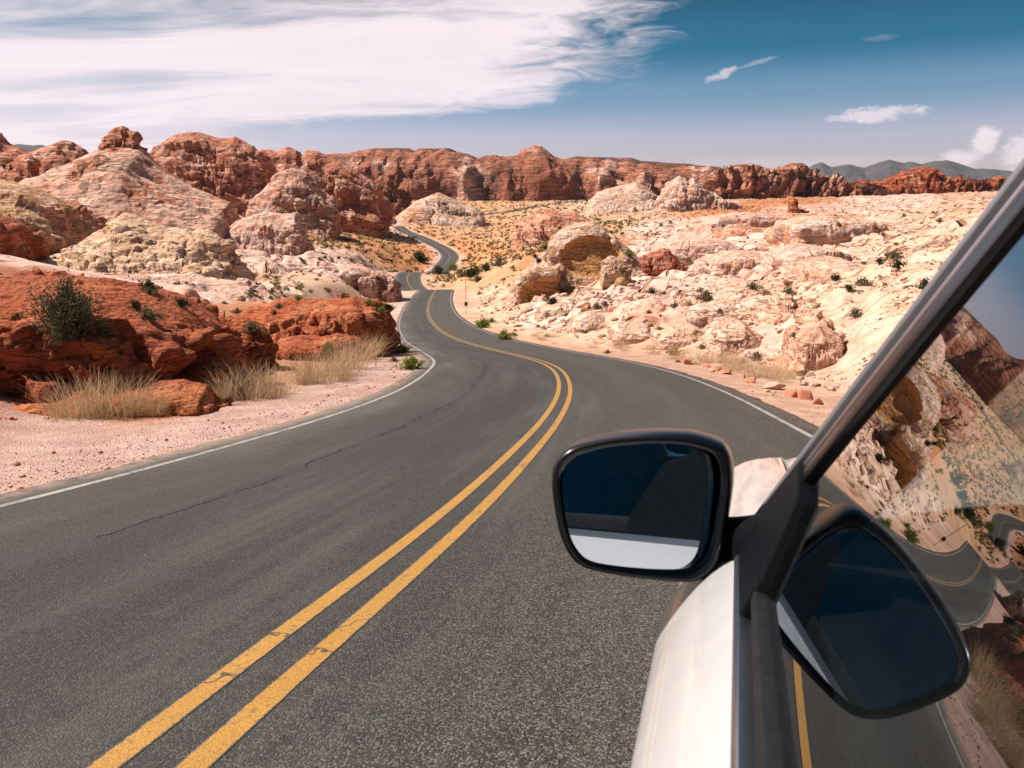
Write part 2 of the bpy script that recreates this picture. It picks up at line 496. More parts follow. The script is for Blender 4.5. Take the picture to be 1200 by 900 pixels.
def asphalt_mat():
    m, T = new_mat('asphalt')
    uv = T.node('ShaderNodeAttribute', attribute_name='road_uv').outputs['Vector']
    geo = T.node('ShaderNodeNewGeometry')
    pos = geo.outputs['Position']
    s = T.node('ShaderNodeSeparateXYZ', i_0=uv)
    lat, lon = s.outputs[0], s.outputs[1]
    fine = T.noise(pos, 150.0, 3, 0.7)
    chip = T.node('ShaderNodeTexVoronoi', i_Vector=pos, i_Scale=135.0)
    cs = T.node('ShaderNodeSeparateColor', i_0=chip.outputs['Color'])
    mid = T.noise(pos, 7.0, 5, 0.6)
    long_ = T.noise(T.mapping(uv, (5.0, 0.20, 1)), 1.0, 5, 0.6)
    blot = T.noise(T.mapping(uv, (0.8, 0.10, 1)), 1.0, 4, 0.6)
    base = T.mix(T.ramp(mid, 0.3, 0.7), (0.042, 0.040, 0.039), (0.072, 0.068, 0.064))
    base = T.mix(T.math('MULTIPLY', T.ramp(long_, 0.42, 0.66), 0.7), base, (0.094, 0.089, 0.085))
    # wheel tracks are polished and a little darker, the near lane shows coarse pale chips
    wl = T.math('SUBTRACT', 1.0, T.math('MULTIPLY', T.ramp(T.math('ABSOLUTE', T.math('SUBTRACT', T.math('ABSOLUTE', T.math('SUBTRACT', T.math('ABSOLUTE', lat), 1.85)), 0.85)), 0.0, 0.5, 1.0, 0.0), 0.20))
    base = T.mix(T.ramp(T.math('ABSOLUTE', T.math('SUBTRACT', lat, 1.95)), 0.0, 0.75, 0.42, 0.0), base, (0.036, 0.035, 0.036))
    base = T.mix(T.ramp(T.math('ADD', lat, T.math('MULTIPLY', T.math('SUBTRACT', blot, 0.5), 1.6)), -0.6, -1.5, 0.0, 0.55), base, (0.066, 0.053, 0.043))
    base = T.mix(T.ramp(T.math('ADD', lat, T.math('MULTIPLY', T.math('SUBTRACT', blot, 0.5), 1.2)), 2.1, 2.9, 0.0, 0.75), base, (0.135, 0.120, 0.106))
    base = T.mix(1.0, base, T.node('ShaderNodeCombineXYZ', i_0=wl, i_1=wl, i_2=wl).outputs[0], 'MULTIPLY')
    base = T.mix(T.ramp(blot, 0.40, 0.60, 0.0, 0.6), base, (0.034, 0.033, 0.034))
    coarse = T.ramp(lat, 0.3, -1.2, 0.30, 0.80)
    c = T.mix(T.math('MULTIPLY', T.ramp(cs.outputs[0], 0.50, 1.0), coarse), base, (0.23, 0.20, 0.172))
    c = T.mix(T.math('MULTIPLY', T.ramp(cs.outputs[1], 0.70, 0.98), T.math('ADD', coarse, 0.12)), c, (0.016, 0.016, 0.018))
    c = T.mix(T.ramp(fine, 0.45, 0.7, 0.0, 0.35), c, (0.02, 0.02, 0.02))
    # cracks: one long one along the far lane, fine transverse ones
    wob = T.math('MULTIPLY', T.math('SUBTRACT', T.noise(T.mapping(uv, (0, 0.5, 0)), 1.0, 5, 0.65), 0.5), 0.5)
    wob2 = T.math('MULTIPLY', T.math('SUBTRACT', T.noise(pos, 6.0, 3, 0.6), 0.5), 0.08)
    cw = T.math('ADD', T.math('ADD', lat, wob), T.math('SUBTRACT', wob2, 2.12))
    gaps = T.ramp(T.noise(T.mapping(uv, (0, 0.7, 0), (0, 0, 0), (0, 7, 0)), 1.0, 3, 0.7), 0.42, 0.52)
    cr1 = T.math('MULTIPLY', T.ramp(T.math('ABSOLUTE', cw), 0.004, 0.016, 1.0, 0.0), gaps)
    wv = T.node('ShaderNodeVectorMath', operation='ADD', i_0=pos, i_1=T.node('ShaderNodeVectorMath', operation='SCALE', i_0=T.noise(pos, 2.0, 4, 0.6, 0, 'Color'), i_Scale=0.6).outputs[0]).outputs[0]
    vor = T.voro(wv, 0.30, 'DISTANCE_TO_EDGE')
    cr2 = T.math('MULTIPLY', T.ramp(vor, 0.0, 0.0026, 1.0, 0.0), T.ramp(T.noise(pos, 0.30, 2, 0.5), 0.50, 0.58))
    cr = T.math('MAXIMUM', cr1, cr2)
    c = T.mix(T.math('MULTIPLY', cr, 0.9), c, (0.012, 0.011, 0.011))
    # drifted sand along both edges
    sand = T.math('MULTIPLY', T.ramp(T.math('ABSOLUTE', lat), 3.72, 4.1), T.ramp(mid, 0.30, 0.6))
    c = T.mix(T.math('MULTIPLY', sand, 0.55), c, (0.42, 0.28, 0.22))
    h = T.math('ADD', T.math('MULTIPLY', chip.outputs['Distance'], -0.8), T.math('MULTIPLY', fine, 0.35))
    h = T.math('SUBTRACT', h, T.math('MULTIPLY', cr, 1.5))
    bp = T.node('ShaderNodeBump', i_Strength=0.75, i_Distance=0.010, i_Height=h)
    finish(T, **{'Base Color': c, 'Roughness': T.ramp(mid, 0.3, 0.7, 0.72, 0.88), 'Normal': bp.outputs[0], 'Specular IOR Level': 0.15})
    return m


M['asphalt'] = asphalt_mat()


def paint_mat(name, colr, worn, cen=0.13, hw=0.052):
    m, T = new_mat(name)
    lat = T.node('ShaderNodeSeparateXYZ', i_0=T.node('ShaderNodeAttribute', attribute_name='road_uv').outputs['Vector']).outputs[0]
    geo = T.node('ShaderNodeNewGeometry')
    pos = geo.outputs['Position']
    chip = T.node('ShaderNodeTexVoronoi', i_Vector=pos, i_Scale=135.0)
    n = T.noise(pos, 26.0, 5, 0.7)
    n2 = T.noise(pos, 2.2, 5, 0.6)
    c = T.mix(T.ramp(n2, 0.3, 0.7), tuple(v * 0.80 for v in colr), colr)
    wear = T.ramp(T.math('ADD', T.math('MULTIPLY', n, 0.6), T.math('MULTIPLY', n2, 0.4)), 0.60 - worn * 0.16, 0.72 - worn * 0.16)
    c = T.mix(T.math('MULTIPLY', wear, 0.85), c, (0.085, 0.075, 0.068))
    c = T.mix(T.ramp(chip.outputs['Distance'], 0.35, 0.8, 0.0, 0.55), c, tuple(v * 0.5 for v in colr))
    wv = T.node('ShaderNodeVectorMath', operation='ADD', i_0=pos, i_1=T.node('ShaderNodeVectorMath', operation='SCALE', i_0=T.noise(pos, 2.0, 4, 0.6, 0, 'Color'), i_Scale=0.6).outputs[0]).outputs[0]
    vor = T.voro(wv, 0.30, 'DISTANCE_TO_EDGE')
    c = T.mix(T.math('MULTIPLY', T.ramp(vor, 0.0, 0.003, 1.0, 0.0), 0.9), c, (0.015, 0.013, 0.012))
    inset = T.math('SUBTRACT', hw, T.math('ABSOLUTE', T.math('SUBTRACT', T.math('ABSOLUTE', lat), cen)))
    rag = T.math('SUBTRACT', inset, T.math('MULTIPLY', T.math('SUBTRACT', T.noise(pos, 48.0, 3, 0.7), 0.36), 0.030))
    c = T.mix(T.ramp(rag, -0.001, 0.005, 1.0, 0.0), c, (0.060, 0.055, 0.050))
    spk = T.node('ShaderNodeSeparateColor', i_0=chip.outputs['Color'])
    c = T.mix(T.ramp(spk.outputs[0], 0.72, 0.95, 0.0, 0.42), c, (0.10, 0.075, 0.05))
    h = T.math('ADD', T.math('MULTIPLY', chip.outputs['Distance'], -0.8), T.math('MULTIPLY', n, 0.3))
    bp = T.node('ShaderNodeBump', i_Strength=0.5, i_Distance=0.006, i_Height=h)
    finish(T, **{'Base Color': c, 'Roughness': 0.7, 'Normal': bp.outputs[0]})
    return m


M['yellow'] = paint_mat('yellow_road_paint', (0.50, 0.245, 0.032), 0.5)
M['white'] = paint_mat('white_road_paint', (0.50, 0.45, 0.42), 0.9, 3.7, 0.05)


def simple_mat(name, colr, rough=0.8, metal=0.0, var=0.25, scale=20.0, bump=0.0, spec=0.5, coat=0.0, trans=0.0):
    m, T = new_mat(name)
    geo = T.node('ShaderNodeNewGeometry')
    tc = T.node('ShaderNodeTexCoord')
    n = T.noise(tc.outputs['Object'], scale, 4, 0.6)
    c = T.mix(T.ramp(n, 0.3, 0.7), tuple(v * (1 - var) for v in colr), tuple(min(1, v * (1 + var)) for v in colr))
    kw = {'Base Color': c, 'Roughness': rough, 'Metallic': metal, 'Specular IOR Level': spec, 'Coat Weight': coat}
    if bump:
        kw['Normal'] = T.node('ShaderNodeBump', i_Strength=bump, i_Distance=0.01, i_Height=n).outputs[0]
    b = finish(T, **kw)
    if trans:
        tr = T.node('ShaderNodeBsdfTranslucent', i_Color=c)
        mx = T.node('ShaderNodeMixShader', i_0=trans, i_1=b.outputs[0], i_2=tr.outputs[0])
        out = [n_ for n_ in T.t.nodes if n_.type == 'OUTPUT_MATERIAL'][0]
        T.put(out.inputs[0], mx.outputs[0])
    return m


def leaf_mat(name, c1, c2, trans=0.25):
    m, T = new_mat(name)
    oi = T.node('ShaderNodeObjectInfo')
    geo = T.node('ShaderNodeNewGeometry')
    f = T.math('FRACT', T.math('ADD', geo.outputs['Random Per Island'], oi.outputs['Random']))
    c = T.mix(f, c1, c2)
    b = finish(T, **{'Base Color': c, 'Roughness': 0.75, 'Specular IOR Level': 0.2})
    tr = T.node('ShaderNodeBsdfTranslucent', i_Color=c)
    mx = T.node('ShaderNodeMixShader', i_0=trans, i_1=b.outputs[0], i_2=tr.outputs[0])
    out = [n_ for n_ in T.t.nodes if n_.type == 'OUTPUT_MATERIAL'][0]
    T.put(out.inputs[0], mx.outputs[0])
    return m


M['leaf_dark'] = leaf_mat('creosote_leaves', (0.030, 0.038, 0.014), (0.075, 0.085, 0.030))
M['leaf_green'] = leaf_mat('green_leaves', (0.13, 0.17, 0.022), (0.29, 0.31, 0.06))
M['leaf_sage'] = leaf_mat('sage_leaves', (0.11, 0.105, 0.055), (0.22, 0.20, 0.105))
M['leaf_gold'] = leaf_mat('golden_shrub_leaves', (0.30, 0.19, 0.07), (0.48, 0.33, 0.14))
M['straw'] = leaf_mat('dry_straw', (0.40, 0.27, 0.15), (0.70, 0.52, 0.33), 0.35)
M['leaf_creosote'] = leaf_mat('creosote_bush_leaves', (0.045, 0.050, 0.024), (0.115, 0.115, 0.055))
M['twig'] = simple_mat('twig_bark', (0.12, 0.075, 0.05), 0.9)
M['post_rust'] = simple_mat('rust_brown_post', (0.22, 0.07, 0.03), 0.7)
M['post_dark'] = simple_mat('dark_metal_post', (0.06, 0.045, 0.04), 0.6, 0.3)

# ------------------------------------------------------------------ the road's line
LANE = 3.7
near_pts = [(-14.5, -40, 1.2), (-6.0, -15, -0.15), (-2.75, -5, -0.92), (-1.54, 0, -1.37), (-1.10, 2.08, -1.60), (-0.97, 2.69, -1.70),
            (-0.69, 4.05, -1.94), (-0.47, 5.19, -2.13), (-0.08, 7.57, -2.51), (0.69, 12.95, -3.33), (1.27, 18.73, -4.10),
            (1.36, 24.94, -4.80), (0.44, 31.81, -5.75), (-1.58, 44.86, -7.58), (-4.25, 59.58, -9.42), (-7.24, 78.42, -11.39),
            (-11.15, 107.55, -13.90), (-13.82, 133.68, -15.43), (-16.05, 164.04, -16.86), (-17.26, 186.77, -17.83)]
near_bank = [0, 0, 0, -.02, -.035, -.035, -.03, -.027, -.023, -.012, .006, .05, .038, .018, 0, -.013, -.03, -.03, -.022, -.01]
far_px = [(477, 331, 244), (476.5, 324, 256), (482, 316.5, 272), (519, 312, 335), (527, 303.5, 360), (526, 297, 385), (519, 291, 408),
          (506.5, 285, 432), (491, 277.5, 470), (474, 271, 515), (466, 265, 555)]
far_pts = [tuple(at(*p)) for p in far_px]
road_pts = near_pts + [(-20.5, 204, -20.3), (-26.5, 224, -22.6)] + far_pts[:3] + [(-29, 292, -23.6), (-29.0, 315, -25.2)] + far_pts[3:] + [(-84, 590, -12.5), (-100, 640, -13)]
road_bank = near_bank + [0] * (len(road_pts) - len(near_bank))


def catmull(P, per):
    P = np.asarray(P, float)
    P = np.vstack([2 * P[0] - P[1], P, 2 * P[-1] - P[-2]])
    out = []
    for i in range(1, len(P) - 2):
        p0, p1, p2, p3 = P[i - 1], P[i], P[i + 1], P[i + 2]
        # centripetal knots
        t = [0]
        for a, b in ((p0, p1), (p1, p2), (p2, p3)):
            t.append(t[-1] + max(np.linalg.norm((b - a)[:3]), 1e-6) ** 0.5)
        tt = np.linspace(t[1], t[2], per, endpoint=False)[:, None]
        A1 = (t[1] - tt) / (t[1] - t[0]) * p0 + (tt - t[0]) / (t[1] - t[0]) * p1
        A2 = (t[2] - tt) / (t[2] - t[1]) * p1 + (tt - t[1]) / (t[2] - t[1]) * p2
        A3 = (t[3] - tt) / (t[3] - t[2]) * p2 + (tt - t[2]) / (t[3] - t[2]) * p3
        B1 = (t[2] - tt) / (t[2] - t[0]) * A1 + (tt - t[0]) / (t[2] - t[0]) * A2
        B2 = (t[3] - tt) / (t[3] - t[1]) * A2 + (tt - t[1]) / (t[3] - t[1]) * A3
        out.append((t[2] - tt) / (t[2] - t[1]) * B1 + (tt - t[1]) / (t[2] - t[1]) * B2)
    out.append(P[-2:-1])
    return np.vstack(out)


raw = catmull(np.column_stack([np.array(road_pts), np.array(road_bank) * 1.0]), 60)
seg = np.hypot(*np.diff(raw[:, :2], axis=0).T)
S_raw = np.concatenate([[0], np.cumsum(seg)])
# samples: dense near the camera
s_cam = S_raw[np.argmin(np.hypot(raw[:, 0] + 1.5, raw[:, 1]))]
ss = [0.0]
while ss[-1] < S_raw[-1]:
    ss.append(ss[-1] + max(0.22, min(1.6, abs(ss[-1] - s_cam) * 0.02)))
S = np.array(ss[:-1])
C4 = np.column_stack([np.interp(S, S_raw, raw[:, k]) for k in range(4)])
for _ in range(60):           # relax the spline a little
    C4[1:-1] = 0.25 * C4[:-2] + 0.5 * C4[1:-1] + 0.25 * C4[2:]
CL, BANK = C4[:, :3], C4[:, 3]
TAN = np.gradient(CL[:, :2], axis=0)
TAN /= np.hypot(*TAN.T)[:, None]
LEFT = np.column_stack([-TAN[:, 1], TAN[:, 0]])


def road_point(i, lat, lift=0.0):
    p = np.empty((len(CL[i]), 3))
    p[:, :2] = CL[i, :2] + LEFT[i] * lat[:, None] if np.ndim(lat) else CL[i, :2] + LEFT[i] * lat
    p[:, 2] = CL[i, 2] + BANK[i] * lat + lift
    return p


def crown(lat):
    return -0.012 * np.abs(lat)


def strip(name, lats, lift, mat, idx=None, wob=0.0):
    idx = np.arange(len(S)) if idx is None else idx
    lats = np.asarray(lats, float)
    n = len(idx)
    V = np.zeros((n, len(lats), 3))
    UV = np.zeros((n, len(lats), 2))
    for j, la in enumerate(lats):
        l = np.full(n, la)
        if wob:
            l = l + wob * perlin(np.column_stack([S[idx] * 1.7, np.full(n, la * 9.1), np.zeros(n)]), 5)
        V[:, j, :2] = CL[idx, :2] + LEFT[idx] * l[:, None]
        V[:, j, 2] = CL[idx, 2] + BANK[idx] * l + crown(l) + lift
        UV[:, j, 0] = l
        UV[:, j, 1] = S[idx]
    # faces wound to look up
    f = grid_faces(n, len(lats))
    return mesh_from(name, V.reshape(-1, 3), f, mat, uvs=UV.reshape(-1, 2))


EDGE = LANE + 0.42
road_lats = [-EDGE - 0.02, -EDGE, -LANE, -2.6, -1.8, -0.9, 0, 0.9, 1.8, 2.6, LANE, EDGE, EDGE + 0.02]
me = strip('road', road_lats, 0.0, M['asphalt'])
co = np.zeros(len(me.vertices) * 3, np.float32)
me.vertices.foreach_get('co', co)
co = co.reshape(len(S), len(road_lats), 3)
wobl = 0.10 * fbm(np.column_stack([S * 0.9, S * 0, S * 0]), 4, 0.6, seed=31)
wobr = 0.10 * fbm(np.column_stack([S * 0.9, S * 0 + 9, S * 0]), 4, 0.6, seed=33)
for j in (11, 12):
    co[:, j, :2] += LEFT * wobl[:, None]
for j in (0, 1):
    co[:, j, :2] -= LEFT * wobr[:, None]
co[:, 0, 2] -= 0.09
co[:, -1, 2] -= 0.09
me.vertices.foreach_set('co', co.ravel())
me.update()
road = tag(obj('road', me), kind='structure')
for nm, c0, mt in (('yellow_line', 0.130, 'yellow'), ('yellow_line', -0.130, 'yellow'), ('edge_line', LANE, 'white'), ('edge_line', -LANE, 'white')):
    hw = 0.053 if mt == 'yellow' else 0.050
    obj(nm, strip(nm, [c0 - hw, c0 + hw], 0.0025, M[mt], wob=0.008), road)

# the same road much farther off, crossing the plain
fr = [at(560, 260, 760), at(601, 254.5, 850), at(630, 247, 960), at(660, 241.5, 1080), at(684, 237.5, 1200), at(715, 233, 1350)]
frs = catmull(np.array(fr), 12)
FAR_W = 2.6

# ------------------------------------------------------------------ the land
PAL = {'pink': (0.63, 0.405, 0.33), 'pale': (0.67, 0.49, 0.425), 'cream': (0.65, 0.455, 0.355), 'orange': (0.52, 0.24, 0.115), 'gravel': (0.54, 0.355, 0.305),
       'valley': (0.52, 0.31, 0.18), 'red': (0.34, 0.095, 0.042), 'tan': (0.46, 0.28, 0.15), 'sand': (0.59, 0.40, 0.295)}
# picture x, picture y, metres ahead, colour, how rocky (0 loose, 1 slickrock, 2 rubble)
CTRL = [
    (-300, 560, 9, 'gravel', 0), (-250, 420, 16, 'red', 1), (-300, 330, 30, 'red', 1), (-400, 300, 60, 'tan', 1), (-500, 250, 150, 'pink', 1),
    (60, 490, 14, 'gravel', 0), (30, 440, 17, 'red', 0), (150, 440, 18, 'orange', 0), (240, 452, 19.5, 'orange', 0), (330, 425, 25, 'orange', 0), (420, 415, 36, 'gravel', 0),
    (60, 345, 26, 'red', 0), (180, 365, 28, 'red', 0), (300, 372, 38, 'orange', 0), (390, 370, 56, 'orange', 0), (440, 385, 62, 'sand', 0),
    (80, 322, 50, 'pale', 1), (220, 350, 50, 'pale', 2), (310, 347, 66, 'pale', 2), (400, 350, 82, 'sand', 0), (440, 362, 90, 'sand', 0),
    (60, 305, 80, 'pale', 1), (200, 325, 72, 'sand', 1), (310, 330, 100, 'sand', 1), (400, 335, 120, 'sand', 0), (455, 345, 130, 'sand', 0),
    (300, 316, 140, 'pale', 2), (400, 322, 165, 'pale', 2), (450, 330, 185, 'sand', 1),
    (100, 285, 140, 'pink', 1), (230, 290, 170, 'pink', 1), (330, 300, 190, 'pale', 1), (420, 302, 240, 'pale', 1), (455, 312, 250, 'sand', 0),
    (150, 262, 220, 'pink', 1), (280, 270, 260, 'pink', 1), (380, 285, 300, 'valley', 0), (445, 292, 330, 'orange', 0), (500, 303, 340, 'orange', 0),
    (120, 235, 320, 'pink', 1), (260, 245, 340, 'pink', 1), (360, 262, 430, 'valley', 0), (430, 270, 470, 'valley', 0), (490, 283, 445, 'orange', 0),
    (340, 245, 520, 'pink', 1), (420, 258, 560, 'sand', 1), (480, 262, 580, 'valley', 0), (540, 280, 470, 'valley', 0), (560, 295, 370, 'orange', 0),
    (420, 242, 760, 'pale', 1), (520, 250, 760, 'valley', 0), (590, 262, 640, 'valley', 0), (600, 280, 430, 'valley', 0),
    (300, 232, 1100, 'pink', 1), (450, 234, 1150, 'valley', 0), (600, 236, 1250, 'valley', 0), (750, 232, 1300, 'sand', 0),
    # right
    (1010, 500, 12.5, 'gravel', 0), (1100, 480, 11.5, 'sand', 0), (1250, 480, 10, 'sand', 1), (960, 460, 20, 'sand', 0), (880, 442, 25, 'gravel', 0), (800, 423, 33, 'sand', 0),
    (720, 405, 45, 'sand', 0), (640, 392, 60, 'sand', 0), (580, 372, 84, 'sand', 0), (560, 352, 118, 'sand', 0), (560, 338, 160, 'sand', 0),
    (1020, 400, 22, 'cream', 2), (940, 400, 30, 'pink', 2), (860, 395, 38, 'pink', 2), (780, 385, 50, 'pink', 2), (700, 372, 68, 'cream', 2), (630, 362, 90, 'pale', 2),
    (600, 345, 130, 'sand', 1), (590, 325, 185, 'valley', 0), (575, 312, 250, 'valley', 0),
    (1080, 340, 30, 'cream', 1), (980, 345, 40, 'cream', 1), (880, 350, 55, 'cream', 1), (800, 345, 72, 'pale', 1), (720, 340, 95, 'pale', 1), (650, 335, 118, 'sand', 1),
    (1150, 300, 40, 'cream', 1), (1030, 310, 58, 'cream', 1), (930, 312, 80, 'pink', 1), (850, 315, 105, 'pale', 1), (780, 318, 125, 'pale', 1), (690, 312, 150, 'sand', 1), (620, 300, 230, 'orange', 0),
    (1150, 268, 80, 'cream', 1), (1040, 280, 105, 'cream', 1), (940, 285, 135, 'pink', 1), (860, 285, 165, 'pale', 1), (780, 290, 190, 'pale', 1), (700, 285, 260, 'orange', 1), (640, 275, 380, 'valley', 0),
    (1150, 247, 160, 'sand', 1), (1040, 258, 190, 'cream', 1), (950, 263, 215, 'orange', 1), (860, 262, 260, 'pink', 1), (780, 268, 300, 'pale', 1), (700, 262, 430, 'valley', 0), (660, 254, 620, 'valley', 0),
    (1150, 234, 320, 'sand', 1), (1040, 243, 360, 'pale', 1), (940, 247, 400, 'pink', 1), (850, 248, 450, 'orange', 1), (760, 250, 520, 'sand', 1), (700, 244, 800, 'sand', 0),
    (1150, 226, 700, 'sand', 1), (1040, 231, 760, 'pale', 1), (920, 236, 760, 'orange', 1), (820, 238, 850, 'sand', 1),
    (1250, 260, 60, 'sand', 1), (1300, 235, 200, 'sand', 1), (1350, 228, 600, 'sand', 0), (1400, 330, 20, 'cream', 1),
]
cx, cy, cz, ccol, crock = [], [], [], [], []
for px_, py_, d_, c_, k_ in CTRL:
    P = at(px_, py_, d_)
    cx.append(P[0] / P[1])
    cy.append(math.log(P[1]))
    cz.append(P[2] / P[1])
    ccol.append(PAL[c_])
    crock.append(k_)
# the road itself pins the land too
for yv in (4.0, 8, 13, 19, 25, 32, 45, 60, 78, 107, 134, 164, 187, 224, 256, 292, 315, 350, 408, 470, 550):
    i = int(np.argmin(np.where(S > s_cam, np.abs(CL[:, 1] - yv), 1e9)))
    for lat in (-7.0, 7.0):
        P = np.array([CL[i, 0] + LEFT[i, 0] * lat, CL[i, 1] + LEFT[i, 1] * lat, CL[i, 2] + BANK[i] * lat * 0.5])
        if P[1] < 2:
            continue
        cx.append(P[0] / P[1])
        cy.append(math.log(P[1]))
        cz.append(P[2] / P[1])
        ccol.append(None)
        crock.append(0)
cx.append(0.0); cy.append(math.log(3000.0)); cz.append(0.008); ccol.append(PAL['sand']); crock.append(0)
cx.append(-0.6); cy.append(math.log(3000.0)); cz.append(0.008); ccol.append(PAL['pink']); crock.append(0)
cx.append(0.6); cy.append(math.log(3000.0)); cz.append(0.012); ccol.append(PAL['sand']); crock.append(0)
KX, KY = 4.2, 1.0
cx, cy, cz = np.array(cx) * KX, np.array(cy) * KY, np.array(cz)


def tps_kernel(r2):
    return np.where(r2 > 1e-12, r2 * np.log(r2 + 1e-12), 0.0)


n_c = len(cx)
K = tps_kernel((cx[:, None] - cx[None]) ** 2 + (cy[:, None] - cy[None]) ** 2) + np.eye(n_c) * 0.01
Pm = np.column_stack([np.ones(n_c), cx, cy])
A_ = np.block([[K, Pm], [Pm.T, np.zeros((3, 3))]])
SOL = np.linalg.solve(A_, np.concatenate([cz, np.zeros(3)]))
has_c = np.array([c is not None for c in ccol])
ccx, ccy = cx[has_c], cy[has_c]
CCOL = np.array([c for c in ccol if c is not None])
CROCK = np.array([k for k, c in zip(crock, ccol) if c is not None], float)

KD = kdtree.KDTree(len(S))
for i in range(len(S)):
    KD.insert((CL[i, 0], CL[i, 1], 0), i)
KD.balance()


def road_frame(x, y):
    """signed lateral offset, road height and distance along for points of the plane"""
    n = len(x)
    idx = np.empty(n, np.int64)
    find = KD.find
    for j, (a, b) in enumerate(zip(x.tolist(), y.tolist())):
        idx[j] = find((a, b, 0))[1]
    dx = x - CL[idx, 0]
    dy = y - CL[idx, 1]
    along = dx * TAN[idx, 0] + dy * TAN[idx, 1]
    lat = dx * LEFT[idx, 0] + dy * LEFT[idx, 1]
    far = np.hypot(dx, dy)
    lat = np.where(np.abs(along) > 3.0, np.sign(lat + 1e-9) * far, lat)
    slope = np.gradient(CL[:, 2]) / np.maximum(np.gradient(S), 1e-6)
    rz = CL[idx, 2] + slope[idx] * np.clip(along, -2, 2)
    return lat, rz, BANK[idx], S[idx] + along


def land(x, y, detail=True):
    """height, colour, rockiness of the land"""
    x = np.asarray(x, float)
    y = np.asarray(y, float)
    rho = np.hypot(x, y)
    az = np.arctan2(x, y)
    azc = np.clip(az, -0.80, 0.80)
    yy = np.maximum(rho * np.cos(azc), 3.0)
    tx, ty = np.tan(azc) * KX, np.log(np.minimum(yy, 4000.0)) * KY
    z = SOL[n_c] + SOL[n_c + 1] * tx + SOL[n_c + 2] * ty
    for i in range(n_c):
        z = z + SOL[i] * tps_kernel((tx - cx[i]) ** 2 + (ty - cy[i]) ** 2)
    z = z * np.minimum(yy, 4000.0)
    back = smooth(0.9, 1.9, np.abs(az))
    z = z * (1 - back) + back * (-1.3 + np.clip(-y, 0, 200) * 0.03 + np.clip(np.abs(x) - 8, 0, 60) * 0.12)
    # colour zones with ragged borders
    P = np.column_stack([x, y, np.zeros_like(x)])
    L = np.clip(yy, 8, 900)[:, None]
    w1 = fbm(P / (L * 0.10) , 3, 0.55, seed=3)
    w2 = fbm(P / (L * 0.10) + 31.7, 3, 0.55, seed=4)
    qx, qy = tx + w1 * 0.22, ty + w2 * 0.30
    W = np.zeros_like(x)
    Cc = np.zeros((len(x), 3))
    Rk = np.zeros_like(x)
    for i in range(len(ccx)):
        w = 1.0 / ((qx - ccx[i]) ** 2 + (qy - ccy[i]) ** 2 + 0.004) ** 2.6
        W += w
        Cc += w[:, None] * CCOL[i]
        Rk += w * CROCK[i]
    Cc /= W[:, None]
    Rk /= W
    lat, rz, bk, along = road_frame(x, y)
    al = np.abs(lat)
    shoulder = LANE + 1.6 + 0.9 * (1 + w1)
    edge = smooth(shoulder + 0.3, shoulder + 5.0 + np.clip(yy, 0, 60) * 0.05, al)
    if detail:
        add = np.zeros_like(x)
        # loose ground
        add += 0.10 * fbm(P / 1.7, 3, 0.5, seed=8) * np.clip(1.4 - Rk, 0.2, 1)
        add += np.clip(yy / 150, 0, 6) * 0.35 * fbm(P / (18 + 0 * L), 4, 0.5, seed=9)
        rocky = smooth(0.35, 0.9, Rk)
        rub = smooth(1.2, 1.8, Rk)
        m = np.where(rocky > 0.01)[0]
        if len(m):
            Pm_ = P[m].copy()
            Pm_[:, :2] += np.column_stack([fbm(Pm_ / 9, 3, seed=21), fbm(Pm_ / 9 + 7, 3, seed=22)]) * 3.0
            # slickrock: bulging slabs parted by joints, with ledges along a dipping bed
            f1, f2, idv = worley(np.column_stack([Pm_[:, 0] / 15 + Pm_[:, 1] / 40, Pm_[:, 1] / 17, Pm_[:, 2]]), 41, True)
            slab = (0.5 - f1 * f1) * 1.5 + (idv - 0.5) * 1.3 - 1.5 * np.exp(-((f2 - f1) / 0.045) ** 2)
            f1, f2, idv = worley(np.column_stack([Pm_[:, 0] / 5, Pm_[:, 1] / 6.5, Pm_[:, 2]]), 43, True)
            slab += 0.22 * (0.5 - f1 * f1) + (idv - 0.5) * 0.22 - 0.40 * np.exp(-((f2 - f1) / 0.04) ** 2) * smooth(0.45, 0.6, idv)
            dip = (z[m] + Pm_[:, 0] * 0.22 + Pm_[:, 1] * 0.05) / 1.5 + 0.6 * fbm(Pm_ / 14, 3, seed=23)
            fr_ = dip - np.floor(dip)
            led = (smooth(0.62, 0.98, fr_) - fr_) * 0.75
            sc_ = np.clip(yy[m] / 55, 0.6, 3.0)
            add[m] += rocky[m] * (slab * 0.36 * sc_ + led * 0.95 * np.clip(yy[m] / 60, 0.45, 1.6))
        m = np.where(rub > 0.01)[0]
        if len(m):
            Pm_ = P[m].copy()
            Pm_[:, :2] += np.column_stack([fbm(Pm_ / 2.2, 3, seed=51), fbm(Pm_ / 2.2 + 7, 3, seed=52)]) * 0.9
            t = 0.0
            for sc2, am, sd in ((7.5, 1.25, 61), (3.0, 0.40, 62), (1.1, 0.16, 63)):
                f1, f2, idv = worley(np.column_stack([Pm_[:, 0] / sc2, Pm_[:, 1] / (sc2 * 0.8), Pm_[:, 2]]), sd, True)
                gate = smooth(0.30, 0.45, idv) if sc2 > 5 else smooth(0.55, 0.7, idv)
                wall = smooth(0.0, 0.38, f2 - f1)
                t = t + am * gate * wall * (0.15 + idv * 0.45 + 0.22 * np.sin(idv * 40 + f1 * 2.0))
            add[m] += 0.6 * rub[m] * t * np.clip(yy[m] / 45, 0.7, 1.5)
        z = z + add * edge * (1 - back)
    # cut the road's bench into the land
    bench = rz + np.clip(lat, -9, 9) * bk + crown(np.clip(lat, -EDGE, EDGE)) - 0.035 - 0.035 * np.clip(al - EDGE, 0, 3)
    if detail:
        bench = bench + smooth(EDGE, EDGE + 0.8, al) * 0.03 * fbm(P / 0.6, 3, seed=14)
